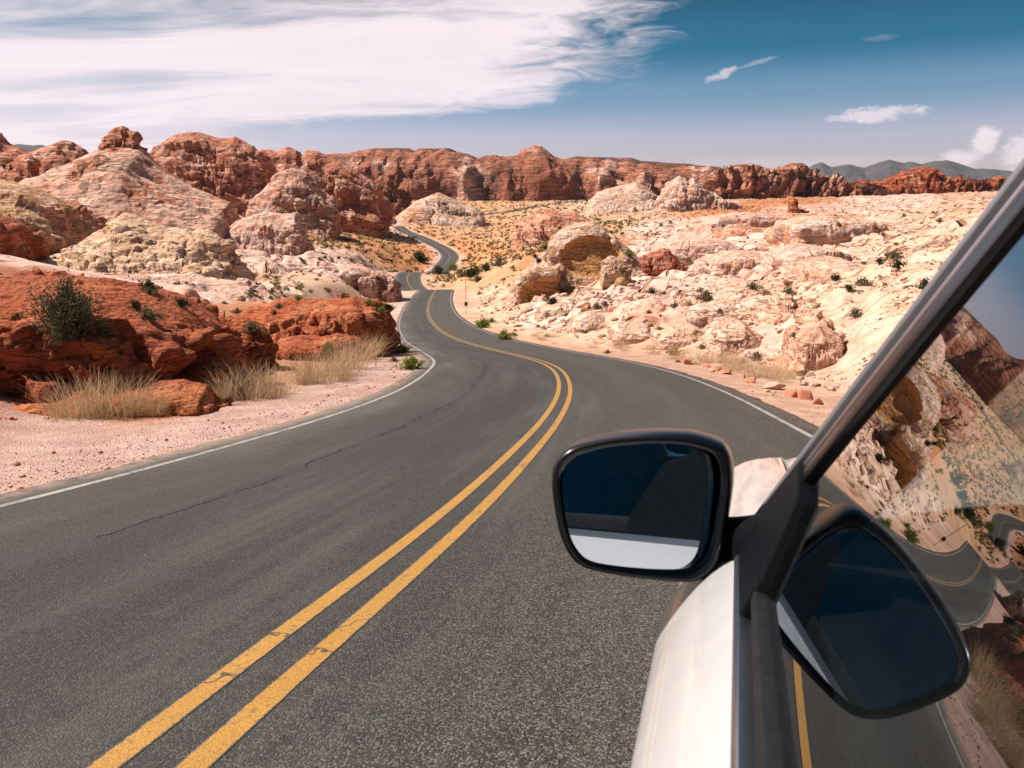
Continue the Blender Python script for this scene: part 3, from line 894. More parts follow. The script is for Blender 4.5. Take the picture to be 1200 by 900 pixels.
    bench = bench - smooth(EDGE - 0.05, EDGE - 0.25, al) * 0.10
    z = bench * (1 - edge) + z * edge
    e2 = smooth(shoulder - 0.4, shoulder + 1.6, al)[:, None]
    sidecol = np.where((lat > 0)[:, None], np.array(PAL['gravel']), np.array(PAL['sand']) * np.array([1.0, 0.92, 0.90]))
    Cc = sidecol * (1 - e2) + Cc * e2
    Rk = np.clip(Rk, 0, 1) * edge
    return z, Cc, Rk


def make_ground():
    th = [-math.pi]
    while th[-1] < math.pi:
        a = th[-1]
        inside = -0.72 < a < 0.74
        th.append(a + (0.0022 if inside else 0.0022 + min(0.06, 0.08 * min(abs(a + 0.72), abs(a - 0.74)))))
    th = np.array(th)
    th[-1] = math.pi
    r = [1.2]
    while r[-1] < 4200:
        r.append(r[-1] * (1.0105 if 5 < r[-1] < 700 else 1.03))
    r = np.array(r + [6000, 9000, 15000, 25000])
    A, R = np.meshgrid(th, r, indexing='ij')
    x, y = (np.sin(A) * R).ravel(), (np.cos(A) * R).ravel()
    z, c, k = land(x, y)
    V = np.column_stack([x, y, z])
    f = grid_faces(len(th), len(r))
    # close the middle under the camera
    mid = len(V)
    zc = float(land(np.array([0.0]), np.array([0.01]))[0][0])
    V = np.vstack([V, [[0, 0, zc]]])
    c = np.vstack([c, c[:1]])
    k = np.append(k, 0)
    me = mesh_from('ground', V, f, M['ground'], uvs=np.column_stack([k, np.hypot(V[:, 0], V[:, 1])]), cols=c)
    return tag(obj('ground', me), kind='structure')


ground = make_ground()

# far stretch of road laid on the plain
tn = np.gradient(frs[:, :2], axis=0)
tn /= np.hypot(*tn.T)[:, None]
nl = np.column_stack([-tn[:, 1], tn[:, 0]])
g3 = []
for lat in (FAR_W, 0.0, -FAR_W):
    q = frs[:, :2] + nl * lat
    g3.append(np.column_stack([q, land(q[:, 0], q[:, 1])[0]]))
g3 = np.stack(g3, 1)
g3[:, :, 2] = g3[:, :, 2].mean(1, keepdims=True) + 1.2
me = mesh_from('far_road', g3.reshape(-1, 3), grid_faces(len(frs), 3)[:, ::-1], M['asphalt'], uvs=np.tile(np.array([[2.5, 0.0], [0.8, 0.0], [-2.5, 0.0]]), (len(frs), 1)))
tag(obj('far_road', me), kind='structure')

# ------------------------------------------------------------------ rock formations
def mixcol(a, b, t):
    return np.asarray(a)[None] * (1 - t[:, None]) + np.asarray(b)[None] * t[:, None]


def normals_grid(V, nu, nv):
    G = V.reshape(nu, nv, 3)
    du = np.gradient(G, axis=0)
    dv = np.gradient(G, axis=1)
    n = np.cross(du, dv)
    n /= np.maximum(np.linalg.norm(n, axis=2, keepdims=True), 1e-9)
    n[n[..., 2] < 0] *= 1
    return n.reshape(-1, 3)


def ridge(name, label, cat, sil, d, front, back, cols, mat, lump=(0.0, 0.0), lump2=(0.0, 0.0), ledge=(0.0, 0.0), gully=0.0, pw=(2.0, 0.8), res=(200, 90),
          seed=0, bury=None, group=None, flat=0.0, base_y=None, kind=None, lean=0.0, carve=None, rough=0.35):
    """a rock mass whose skyline passes through sil (picture x, y) at d metres, running front..back metres deep.
    lump/lump2 = (size, amount) of rounded masses, ledge = (bed height, amount)"""
    if mat in ('rock_far', 'rock_mid') and carve is None:      # weathered slopes lean back
        front *= 1.7
        pw = (max(1.3, pw[0] * 0.72), min(1.0, pw[1] * 1.25))
        lump = (lump[0], lump[1] * (1.45 if mat == 'rock_far' else 1.15))
    nu, nv = res
    sil = np.array(sil, float)
    W3 = np.array([at(px, py, d) for px, py in sil])
    xs, hs = W3[:, 0], W3[:, 2]
    pad = (xs[-1] - xs[0]) * 0.02
    u = np.linspace(xs[0] - pad, xs[-1] + pad, nu)
    t = np.linspace(-1, 1, nv)
    t = np.sign(t) * np.abs(t) ** 1.0
    U, T_ = np.meshgrid(u, t, indexing='ij')
    U, T_ = U.ravel(), T_.ravel()
    Y = d + np.where(T_ < 0, T_ * front, T_ * back)
    # keep the sides of a deep mass pointing away from the viewer
    X = U * (1 + (Y - d) / d * 0.6) + lean * (Y - d)
    size = max(xs[-1] - xs[0], hs.max() - hs.min())
    P0 = np.column_stack([X, Y, np.zeros_like(X)])
    wu = fbm(P0 / (size * 0.22), 3, seed=seed + 1) * (size * 0.10) * np.abs(T_)
    Ht = np.interp(U + wu, xs, hs)
    zb = land(X, Y, False)[0]
    bury = 0.06 * size if bury is None else bury
    if base_y is not None:
        zb = np.minimum(zb, at(600, base_y, d)[2])
    a, b = pw
    tw = np.clip(np.abs(T_ + 0.10 * fbm(P0 / (size * 0.15) + 5, 3, seed=seed + 2) * (1 - T_ ** 2)), 0, 1)
    g = (1 - tw ** a) ** b
    if flat:
        g = np.minimum(g / (1 - flat), 1.0)
    ends = smooth(0.0, 0.05, (U - u[0]) / (u[-1] - u[0])) * smooth(1.0, 0.95, (U - u[0]) / (u[-1] - u[0]))
    g = g * ends
    Z = zb - bury + np.maximum(Ht - zb + bury, 0.0) * g
    V = np.column_stack([X, Y, Z])
    N = -normals_grid(V, nu, nv)
    N = np.where((N[:, 2] < 0)[:, None], -N, N)
    hgt = np.maximum(Ht - zb, 0.0) * g
    soft = smooth(0.0, 0.25, g) * 0.85 + 0.15
    disp = np.zeros(len(V))
    Q = V + np.column_stack([fbm(V / (size * 0.12), 3, seed=seed + 3), fbm(V / (size * 0.12) + 4, 3, seed=seed + 4), fbm(V / (size * 0.12) + 8, 3, seed=seed + 5)]) * size * 0.045
    Q = Q + np.column_stack([fbm(V / (size * 0.03) + 2, 2, seed=seed + 6), fbm(V / (size * 0.03) + 6, 2, seed=seed + 7), fbm(V / (size * 0.03) + 9, 2, seed=seed + 8)]) * size * 0.006
    Q[:, 2] = Q[:, 2] + Q[:, 0] * 0.30 + Q[:, 1] * 0.10
    if lump[1]:
        disp += lump[1] * (billow(Q / np.array([lump[0] * 1.5, lump[0] * 1.2, lump[0] * 0.62]), seed + 11) + 0.05)
    if lump2[1]:
        disp += lump2[1] * (billow(Q / np.array([lump2[0] * 1.5, lump2[0] * 1.2, lump2[0] * 0.6]) + 3.3, seed + 12) + 0.03)
    if lump2[1]:
        disp += lump2[1] * 0.35 * (billow(Q / np.array([lump2[0] * 0.62, lump2[0] * 0.5, lump2[0] * 0.27]) + 8.8, seed + 22) + 0.03)
    if gully:
        disp += gully * (ridged(np.column_stack([V[:, 0] / (size * 0.07), V[:, 1] / (size * 0.07), V[:, 2] / (size * 0.30)]), 4, seed=seed + 13) - 0.7)
    if ledge[1]:
        q = (V[:, 2] + V[:, 0] * 0.25 + V[:, 1] * 0.08) / ledge[0] + 0.9 * fbm(V / (size * 0.16), 3, seed=seed + 14)
        fr_ = q - np.floor(q)
        disp += ledge[1] * (smooth(0.0, 0.35, fr_) - 0.65 * fr_ - 0.3)
    disp += rough * 0.035 * size * (ridged(V / (size * 0.06), 4, 0.55, seed=seed + 15) - 1.0) * 0.5
    hollow_tan = np.zeros(len(V))
    if carve is not None:
        for (cpx, cpy, rx, rz, dep) in carve:
            Pc = at(cpx, cpy, d)
            q = ((V[:, 0] - Pc[0]) / rx) ** 2 + (np.where(V[:, 2] > Pc[2], (V[:, 2] - Pc[2]) / rz, (V[:, 2] - Pc[2]) / (rz * 0.7))) ** 2
            inside = np.where(T_ < 0.0, np.clip(1 - q, 0, 1), 0)
            V[:, 1] += dep * smooth(0.0, 0.35, inside)
            disp *= 1 - 0.6 * smooth(0.0, 0.3, inside)
            hollow_tan = np.maximum(hollow_tan, smooth(0.02, 0.10, inside + 0.08 * fbm(V / 1.5, 3, seed=seed + 18)))
    top = smooth(0.55, 0.98, g) * smooth(0.3, 0.8, N[:, 2])
    V = V + N * (disp * soft * (1 - 0.85 * top))[:, None]
    # colour: beds, patches and blotches
    cA, cB, cC = (np.array(PALR[c] if isinstance(c, str) else c) for c in cols)
    t1 = smooth(-0.22, 0.28, fbm(np.column_stack([V[:, 0] / (size * 0.2), V[:, 1] / (size * 0.2), V[:, 2] / (size * 0.09)]), 4, 0.55, seed=seed + 16))
    c = mixcol(cA, cB, t1)
    t2 = smooth(0.12, 0.32, fbm(V / (size * 0.11) + 13, 4, 0.6, seed=seed + 17))
    c = c * (1 - t2[:, None]) + cC[None] * t2[:, None]
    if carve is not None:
        c = c * (1 - hollow_tan[:, None]) + np.array((0.60, 0.33, 0.14))[None] * hollow_tan[:, None]  # tan of the shaded overhang put into the hollow's colour
    me = mesh_from(name, V, grid_faces(nu, nv), M[mat], cols=c)
    o = obj(name, me)
    if kind:
        return tag(o, kind=kind)
    return tag(o, label, cat, group, 'thing')


PALR = dict(PAL)
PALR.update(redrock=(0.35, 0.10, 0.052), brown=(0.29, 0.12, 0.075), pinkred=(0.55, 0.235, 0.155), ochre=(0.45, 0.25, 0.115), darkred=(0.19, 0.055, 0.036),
            creamy=(0.67, 0.475, 0.345), straw=(0.61, 0.395, 0.26), rose=(0.66, 0.41, 0.325), blue=(0.105, 0.105, 0.12), purple=(0.24, 0.13, 0.115), bright=(0.38, 0.105, 0.045))  # far mountain grey is tinted bluish: distance haze put into the colour


def c3(pts, ox, oy, s):
    return [(ox + x / s, oy + y / s) for x, y in pts]


# --- far ranges
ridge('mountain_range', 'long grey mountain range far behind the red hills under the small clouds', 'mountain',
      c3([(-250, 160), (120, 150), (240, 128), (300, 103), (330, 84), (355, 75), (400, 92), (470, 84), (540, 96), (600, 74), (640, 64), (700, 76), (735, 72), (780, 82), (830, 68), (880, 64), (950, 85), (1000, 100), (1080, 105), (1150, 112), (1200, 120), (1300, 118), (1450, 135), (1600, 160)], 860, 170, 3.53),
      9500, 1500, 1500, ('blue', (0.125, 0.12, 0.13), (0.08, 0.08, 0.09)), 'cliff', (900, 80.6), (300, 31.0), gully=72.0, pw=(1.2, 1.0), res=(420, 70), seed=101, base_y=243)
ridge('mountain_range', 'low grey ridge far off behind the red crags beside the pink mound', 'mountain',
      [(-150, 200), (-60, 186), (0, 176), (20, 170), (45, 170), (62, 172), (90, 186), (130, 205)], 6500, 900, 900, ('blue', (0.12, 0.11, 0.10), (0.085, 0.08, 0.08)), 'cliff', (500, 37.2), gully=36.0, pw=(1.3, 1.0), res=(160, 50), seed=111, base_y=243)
ridge('mountain_range', 'dark flat-topped mesa far behind the long red cliff', 'mountain',
      [(395, 206.5), (428, 178.0), (432, 176.1), (475, 175.9), (484, 179.5), (489, 176.5), (530, 176.1), (537, 179.5), (560, 191.5), (640, 191.5), (652, 188.5), (668, 185.3), (735, 187.0), (744, 190.5), (800, 193.5), (842, 197.5), (860, 211.5)], 2600, 160, 300, ('brown', 'purple', (0.09, 0.07, 0.06)), 'cliff', (90, 8.68), gully=4.8, pw=(2.5, 0.6), flat=0.1, res=(320, 50), seed=117, base_y=236)
ridge('red_cliff', 'long red-brown cliff wall with dark gullies closing the valley', 'cliff',
      [(240, 223.1), (249, 220.4), (258, 216.2), (267, 212.3), (276, 208.4), (285, 207.4), (294, 204.4), (303, 198.9), (312, 195.4), (321, 196.7), (330, 192.3), (339, 188.3), (348, 187.7), (357, 189.2), (366, 187.5), (375, 186.6), (384, 185.0), (393, 186.4), (402, 188.1), (411, 183.7), (420, 184.0), (429, 181.3), (438, 184.5), (447, 180.2), (456, 183.5), (465, 184.7), (474, 181.5), (483, 185.2), (492, 185.3), (501, 181.1), (510, 185.2), (519, 182.2), (528, 185.4), (537, 185.6), (546, 185.2), (555, 188.3), (564, 192.0), (573, 189.1), (582, 187.9), (591, 190.3), (600, 187.4), (609, 186.8), (618, 177.1), (627, 175.9), (636, 181.7), (645, 187.8), (654, 191.4), (663, 191.9), (672, 190.8), (681, 195.3), (690, 190.6), (699, 194.3), (708, 192.4), (717, 196.1), (726, 193.8), (735, 197.3), (744, 196.6), (753, 198.9), (762, 202.6), (771, 202.0), (780, 201.8), (789, 200.3), (798, 199.9), (807, 202.9), (816, 201.1), (825, 205.0), (834, 207.3), (843, 210.8), (852, 215.7), (861, 214.6), (870, 217.6), (879, 221.8), (888, 221.8), (897, 225.7), (906, 227.3), (915, 231.2), (924, 233.6)],
      1500, 190, 300, ((0.34, 0.13, 0.08), (0.44, 0.18, 0.115), 'rose'), 'cliff', (75, 21.08), (26, 8.68), (34, 4.96), gully=30, pw=(3.0, 0.5), flat=0.05, res=(620, 120), seed=121, base_y=236)
ridge('red_cliff', 'pale rounded buttresses at the foot of the long red cliff', 'cliff',
      [(560, 222), (590, 208), (620, 195), (648, 192), (675, 196), (700, 205), (730, 216), (760, 226)], 1430, 60, 90, ('pinkred', 'rose', 'redrock'), 'cliff', (36, 13.64), (15, 4.96), gully=6.0, pw=(2.2, 0.7), res=(240, 70), seed=127, base_y=236)
ridge('rock_hill', 'jagged brown and cream hills in front of the grey mountains', 'hill',
      c3([(-130, 215), (-95, 130), (-60, 118), (-20, 96), (0, 90), (40, 84), (90, 92), (120, 108), (150, 104), (185, 110), (200, 94), (245, 80), (262, 95), (290, 122), (330, 130), (380, 140), (430, 165), (470, 180), (490, 168), (505, 185), (530, 215)], 860, 170, 3.53),
      1150, 90, 160, ('pinkred', 'brown', 'rose'), 'cliff', (42, 14.88), (15, 5.58), (20, 3.1), gully=23.76, pw=(1.8, 0.8), res=(360, 90), seed=131, base_y=236)
ridge('rock_hill', 'bright red domed hill with a long low tail beside the pale flats', 'hill',
      c3([(545, 195), (565, 165), (590, 152), (620, 160), (640, 143), (665, 150), (690, 145), (720, 112), (750, 98), (790, 95), (830, 104), (860, 133), (890, 150), (930, 158), (960, 153), (1000, 162), (1040, 152), (1070, 148), (1100, 135), (1118, 150), (1135, 188), (1160, 200)], 860, 170, 3.53),
      1300, 90, 160, ('bright', 'redrock', 'pinkred'), 'cliff', (46, 16.12), (15, 5.58), gully=15.84, pw=(1.9, 0.75), res=(380, 90), seed=141, base_y=232)

# --- middle distance, left
ridge('rock_outcrop', 'row of dark red crags on the skyline behind the ochre rock wall', 'rock',
      c3([(-260, 40), (-150, 30), (-60, 40), (0, 48), (25, 75), (45, 92), (80, 100), (110, 122), (150, 108), (200, 94), (240, 78), (270, 84), (300, 105), (330, 150), (360, 200)], 0, 140, 3),
      330, 30, 40, ((0.42, 0.15, 0.09), 'pinkred', 'rose'), 'rock_far', (16, 4.96), (6, 1.86), (5, 0.62), pw=(2.4, 0.6), res=(240, 80), seed=151)
ridge('rock_outcrop', 'tall pink mound with smooth slopes under a dark crag', 'rock',
      c3([(60, 300), (120, 215), (190, 165), (260, 148), (330, 112), (390, 95), (440, 88), (495, 100), (540, 145), (600, 190), (680, 240), (760, 275), (830, 300)], 0, 140, 3),
      225, 36, 50, ('rose', 'pink', 'pinkred'), 'rock_far', (22, 1.86), (7, 0.744), (5, 0.62), pw=(1.25, 1.0), res=(260, 110), seed=161)
ridge('rock_outcrop', 'dark knobbly crag crowning the pink mound', 'rock',
      c3([(365, 150), (372, 100), (375, 70), (390, 42), (410, 28), (435, 22), (455, 40), (475, 45), (488, 70), (497, 110), (505, 150)], 0, 140, 3),
      226, 7, 9, ('pinkred', 'brown', 'ochre'), 'rock_far', (5.5, 2.48), (2.2, 0.806), (2.5, 0.31), pw=(3.0, 0.5), res=(110, 60), seed=171)
ridge('rock_outcrop', 'band of dark lumps slanting down the flank of the pink mound', 'rock',
      c3([(250, 170), (270, 145), (310, 135), (350, 120), (390, 140), (420, 185), (450, 225), (480, 260), (510, 290)], 0, 140, 3),
      205, 10, 12, ('pinkred', 'brown', 'rose'), 'rock_far', (6, 2.232), (2.4, 0.744), pw=(2.2, 0.7), res=(140, 60), seed=175)
ridge('rock_outcrop', 'big red-brown dome with a lumpy crest beyond the pink mound', 'rock',
      c3([(530, 150), (555, 95), (590, 68), (620, 52), (660, 46), (700, 48), (740, 60), (770, 68), (800, 66), (830, 62), (860, 78), (885, 92), (905, 115), (922, 150), (935, 200), (940, 260)], 0, 140, 3),
      370, 20, 50, ('pinkred', (0.43, 0.17, 0.11), 'rose'), 'rock_far', (17, 5.27), (6, 1.86), (7, 0.992), pw=(2.2, 0.7), res=(240, 100), seed=181)
ridge('rock_outcrop', 'cluster of red domes running from the big dome to the cliff', 'rock',
      c3([(890, 240), (905, 130), (920, 104), (950, 106), (975, 112), (1010, 98), (1045, 108), (1062, 128), (1080, 108), (1120, 112), (1160, 138), (1200, 148), (1240, 170), (1290, 200), (1340, 240)], 0, 140, 3),
      440, 18, 60, ('pinkred', (0.43, 0.17, 0.11), 'rose'), 'rock_far', (16, 4.96), (6, 1.86), pw=(2.2, 0.65), res=(240, 90), seed=191)
ridge('rock_outcrop', 'low pale-topped dome at the foot of the red domes', 'rock',
      c3([(880, 290), (920, 250), (950, 215), (990, 180), (1030, 172), (1070, 182), (1105, 215), (1130, 250), (1170, 280)], 0, 140, 3),
      345, 13, 26, ('rose', 'pink', 'pinkred'), 'rock_far', (11, 3.1), (4, 1.116), pw=(2.0, 0.75), res=(150, 70), seed=195)
ridge('rock_outcrop', 'ochre-faced yellow rock wall standing beside the whale-backed rock', 'rock',
      c3([(-420, 225), (-250, 205), (-100, 212), (0, 215), (50, 224), (100, 236), (150, 262), (200, 296), (235, 335), (250, 375), (256, 440), (262, 500)], 0, 140, 3),
      100, 9, 24, ('ochre', 'straw', 'rose'), 'rock_mid', (6.0, 2.2), (2.2, 0.9), (1.6, 0.5), pw=(3.2, 0.5), res=(220, 100), seed=201)
ridge('boulder', 'round yellow boulder leaning against the ochre rock wall', 'boulder',
      c3([(66, 480), (70, 430), (80, 395), (110, 372), (140, 378), (160, 405), (166, 450), (170, 490)], 0, 140, 3), 90, 2.5, 3.5, ('straw', 'ochre', 'creamy'), 'rock_mid', (2.4, 0.5), (0.9, 0.2), pw=(2.4, 0.55), res=(70, 60), seed=205)
ridge('rock_outcrop', 'dark red rock at the edge of the ochre wall above the red bank', 'rock',
      c3([(-300, 330), (-150, 318), (-40, 325), (0, 336), (30, 348), (60, 372), (78, 405), (85, 450), (90, 510)], 0, 140, 3),
      66, 6, 10, ('redrock', 'bright', 'pinkred'), 'rock_mid', (3.5, 1.2), (1.3, 0.5), (1.1, 0.3), pw=(2.8, 0.5), res=(130, 80), seed=211)
ridge('rock_outcrop', 'small red cliff in the gap behind the yellow rocks', 'rock',
      c3([(180, 400), (195, 330), (225, 296), (260, 288), (290, 300), (310, 330), (345, 370), (370, 410)], 0, 140, 3), 135, 7, 12, ('pinkred', 'redrock', 'rose'), 'rock_mid', (4, 1.8), (1.6, 0.6), (1.2, 0.3), pw=(2.6, 0.55), res=(120, 70), seed=215)
ridge('rock_outcrop', 'cream whale-backed sandstone rock with layered ledges', 'rock',
      c3([(230, 500), (270, 452), (310, 425), (350, 402), (388, 388), (405, 355), (422, 340), (440, 330), (480, 340), (520, 358), (560, 374), (600, 384), (650, 386), (680, 398), (705, 384), (735, 394), (770, 412), (788, 428), (795, 455), (812, 490), (832, 525), (862, 572)], 0, 140, 3),
      82, 8.5, 11, ('creamy', 'straw', 'cream'), 'rock_mid', (4.6, 1.25), (1.5, 0.5), (1.0, 0.45), pw=(1.8, 0.8), res=(260, 130), seed=221)
ridge('rock_outcrop', 'smooth grey-pink slab lying against the whale-backed rock', 'rock',
      c3([(235, 480), (260, 450), (300, 420), (350, 388), (380, 382), (395, 400), (390, 440), (380, 480)], 0, 140, 3), 92, 5, 7, ('pink', 'pale', 'rose'), 'rock_mid', (3.4, 0.7), (1.2, 0.25), pw=(1.8, 0.8), res=(90, 60), seed=225)
ridge('rock_outcrop', 'low pink dome with a dark blunt end out on the flats', 'rock',
      c3([(740, 440), (790, 390), (830, 358), (880, 338), (930, 322), (985, 330), (1040, 328), (1055, 350), (1066, 390), (1078, 420)], 0, 140, 3),
      205, 9, 16, ('pale', 'rose', 'pinkred'), 'rock_mid', (7, 2.2), (2.5, 0.9), (1.6, 0.5), pw=(2.0, 0.75), res=(170, 80), seed=231)
ridge('rock_outcrop', 'dark notched ledge along the pink flats beside the road dip', 'rock',
      c3([(860, 560), (880, 530), (920, 522), (960, 528), (1000, 520), (1050, 524), (1090, 518), (1140, 520), (1190, 526), (1230, 515), (1280, 520), (1340, 530), (1400, 560)], 0, 140, 3),
      150, 3, 8, ('rose', 'pale', 'purple'), 'rock_mid', (3.0, 1.5), (1.2, 0.5), pw=(4.0, 0.4), res=(220, 50), seed=235)
for k, (pts, dd, cc, lab) in enumerate([
    ([(130, 372), (150, 345), (175, 335), (215, 336), (240, 348), (252, 372), (262, 385)], 54, ('pale', 'rose', 'cream'), 'cracked pale slab just above the red roadside bank'),
    ([(215, 372), (235, 345), (262, 336), (290, 338), (315, 348), (330, 366), (345, 378)], 60, ('rose', 'pale', 'pinkred'), 'pink broken slabs behind the orange mound'),
    ([(120, 345), (150, 326), (190, 321), (240, 326), (280, 330), (300, 342)], 66, ('pale', 'pink', 'cream'), 'flat pink shelf below the whale-backed rock')]):
    ridge('rock_slab', lab, 'rock', pts, dd, 4.5, 6, cc, 'rock_mid', (2.6, 0.9), (1.0, 0.45), (0.6, 0.28), pw=(2.6, 0.6), res=(130, 80), seed=241 + k * 4)

# --- foreground, left: the red roadside bank
ridge('rock_bank', 'crumbling deep red rock bank with a shaded face beside the gravel shoulder', 'rock',
      [(-330, 300), (-220, 312), (-120, 322), (-40, 326), (20, 330), (70, 334), (110, 338), (140, 342), (165, 350), (190, 362), (212, 376), (232, 392), (248, 415), (258, 440), (264, 468)],
      18.4, 3.4, 6, ('bright', 'redrock', (0.40, 0.125, 0.055)), 'rock_near', (1.9, 1.15), (0.6, 0.42), (0.5, 0.16), pw=(2.5, 0.62), res=(330, 170), seed=251, rough=0.5, lean=0.10)
ridge('rock_bank', 'low orange-red ledge at the foot of the red bank, edging the gravel', 'rock',
      [(-200, 520), (-100, 492), (-20, 478), (40, 472), (90, 468), (130, 462), (165, 458), (200, 456), (225, 462), (250, 474)],
      14.6, 0.7, 2.2, ('bright', (0.50, 0.19, 0.08), 'redrock'), 'rock_near', (0.8, 0.30), (0.3, 0.12), (0.22, 0.08), pw=(3.4, 0.45), res=(260, 70), seed=255, rough=0.5)
ridge('rock_bank', 'rounded orange mound between the red bank and the bend', 'rock',
      [(205, 430), (222, 398), (240, 384), (262, 376), (292, 366), (322, 357), (345, 352), (372, 354), (398, 350), (415, 348), (428, 356), (436, 372), (440, 392)],
      36, 5, 6, ('bright', (0.50, 0.19, 0.09), 'redrock'), 'rock_near', (3.2, 1.5), (1.2, 0.65), (0.7, 0.22), pw=(1.9, 0.75), res=(230, 110), seed=261, rough=0.45)
ridge('rock_bank', 'jumbled red blocks at the foot of the orange mound', 'rock',
      [(232, 452), (250, 420), (275, 408), (300, 402), (325, 405), (348, 398), (372, 400), (392, 394), (408, 400), (420, 412), (432, 425)],
      28.5, 1.8, 3, ('bright', 'redrock', (0.50, 0.19, 0.09)), 'rock_near', (1.4, 0.75), (0.5, 0.22), pw=(2.4, 0.6), res=(220, 70), seed=265, rough=0.5)
ridge('rock_bank', 'dark red blunt rock standing where the road first bends', 'rock',
      [(385, 392), (396, 365), (406, 352), (420, 350), (432, 358), (436, 374), (440, 395)], 44, 2.2, 3, ('redrock', 'bright', 'pinkred'), 'rock_near', (1.6, 0.6), (0.6, 0.25), pw=(2.8, 0.5), res=(90, 60), seed=269, rough=0.45)

# --- middle ground, centre
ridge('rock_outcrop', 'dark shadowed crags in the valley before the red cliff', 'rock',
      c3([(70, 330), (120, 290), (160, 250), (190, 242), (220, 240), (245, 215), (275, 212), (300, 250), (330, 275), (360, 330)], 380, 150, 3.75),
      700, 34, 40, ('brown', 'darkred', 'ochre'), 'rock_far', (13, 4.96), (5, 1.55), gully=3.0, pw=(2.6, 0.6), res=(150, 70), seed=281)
ridge('rock_outcrop', 'cream dome with a flat-bedded top at the head of the valley road', 'rock',
      c3([(300, 400), (350, 362), (400, 326), (440, 306), (475, 290), (500, 283), (530, 296), (575, 312), (620, 340), (660, 350), (700, 378)], 380, 150, 3.75),
      640, 40, 40, ('cream', 'pale', 'orange'), 'rock_far', (14, 3.1), (5, 1.24), (6, 0.868), pw=(1.9, 0.75), res=(180, 80), seed=285)
ridge('rock_outcrop', 'orange boulder at the foot of the cream dome by the far road', 'rock',
      c3([(330, 425), (350, 385), (380, 355), (430, 348), (465, 365), (472, 395), (480, 420)], 380, 150, 3.75), 600, 14, 16, ('orange', 'rose', 'cream'), 'rock_far', (9, 2.17), (4, 0.744), pw=(2.2, 0.65), res=(90, 60), seed=289)
ridge('rock_outcrop', 'pale lumps and red knobs left of the valley road', 'rock',
      c3([(-60, 350), (0, 318), (30, 290), (60, 310), (100, 318), (140, 330), (200, 350), (240, 345), (290, 370), (310, 400)], 380, 150, 3.75), 620, 24, 30, ('rose', 'pinkred', 'pale'), 'rock_far', (9, 3.1), (4, 0.992), pw=(2.2, 0.65), res=(160, 60), seed=293)
ridge('rock_outcrop', 'pink broken knoll beside the far end of the valley road', 'rock',
      c3([(830, 420), (900, 390), (960, 358), (1000, 352), (1050, 365), (1100, 372), (1150, 395), (1200, 430)], 380, 150, 3.75), 330, 14, 18, ('rose', 'pinkred', 'orange'), 'rock_far', (8, 2.232), (3, 0.806), pw=(2.0, 0.7), res=(140, 60), seed=297)

# --- right
ridge('rock_outcrop', 'cream dome with a stepped crest before the red cliff', 'rock',
      c3([(400, 220), (450, 170), (500, 150), (560, 138), (620, 125), (660, 145), (700, 175), (740, 205), (780, 235)], 580, 180, 3.75), 620, 30, 40, ('cream', 'pale', 'sand'), 'rock_far', (12, 2.48), (5, 1.116), (5, 0.744), pw=(1.9, 0.75), res=(160, 70), seed=301)
ridge('rock_outcrop', 'pair of tall pale pink domes rising from the slickrock', 'rock',
      c3([(720, 225), (750, 170), (780, 115), (810, 98), (835, 110), (850, 125), (870, 104), (900, 130), (930, 165), (970, 175), (1010, 215), (1060, 240)], 580, 180, 3.75), 520, 20, 26, ('pale', 'cream', 'pinkred'), 'rock_far', (10, 3.41), (4, 0.992), gully=1.5, pw=(2.4, 0.6), res=(170, 80), seed=305)
ridge('rock_spire', 'small red-orange rock spire on the pink plateau', 'rock',
      c3([(226, 275), (232, 240), (236, 222), (243, 215), (252, 220), (258, 245), (268, 262), (290, 268), (305, 275)], 860, 170, 3.53), 330, 3, 4, ('bright', 'orange', 'redrock'), 'rock_far', (3, 0.992), (1.2, 0.248), pw=(2.6, 0.5), res=(70, 40), seed=309)
ridge('rock_outcrop', 'red broken ledges across the pink slickrock', 'rock',
      c3([(980, 350), (1010, 330), (1060, 320), (1120, 322), (1180, 330), (1260, 318), (1340, 330), (1400, 352), (1430, 380)], 580, 180, 3.75), 185, 8, 14, ('pinkred', 'rose', 'orange'), 'rock_mid', (3.6, 1.5), (1.4, 0.6), (0.9, 0.35), pw=(2.8, 0.55), res=(200, 60), seed=313)
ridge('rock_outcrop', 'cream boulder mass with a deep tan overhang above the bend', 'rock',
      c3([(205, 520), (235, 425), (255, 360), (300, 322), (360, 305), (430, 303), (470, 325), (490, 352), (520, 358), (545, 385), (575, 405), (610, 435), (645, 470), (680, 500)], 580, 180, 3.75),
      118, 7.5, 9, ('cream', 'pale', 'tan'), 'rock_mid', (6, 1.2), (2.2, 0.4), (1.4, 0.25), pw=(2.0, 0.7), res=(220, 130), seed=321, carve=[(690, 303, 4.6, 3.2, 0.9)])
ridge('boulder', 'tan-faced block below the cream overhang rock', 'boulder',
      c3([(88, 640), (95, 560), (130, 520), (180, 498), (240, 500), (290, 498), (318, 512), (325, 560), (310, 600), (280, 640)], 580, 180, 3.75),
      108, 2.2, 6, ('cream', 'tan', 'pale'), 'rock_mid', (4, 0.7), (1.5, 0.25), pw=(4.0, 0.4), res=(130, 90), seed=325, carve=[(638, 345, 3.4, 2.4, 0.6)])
ridge('rock_outcrop', 'smooth pink shoulder behind the tan-faced block', 'rock',
      c3([(110, 560), (140, 500), (180, 455), (230, 425), (280, 440), (330, 480), (360, 520)], 580, 180, 3.75), 121, 6, 8, ('pale', 'pink', 'rose'), 'rock_mid', (4, 0.8), (1.6, 0.3), pw=(1.9, 0.75), res=(110, 70), seed=329)
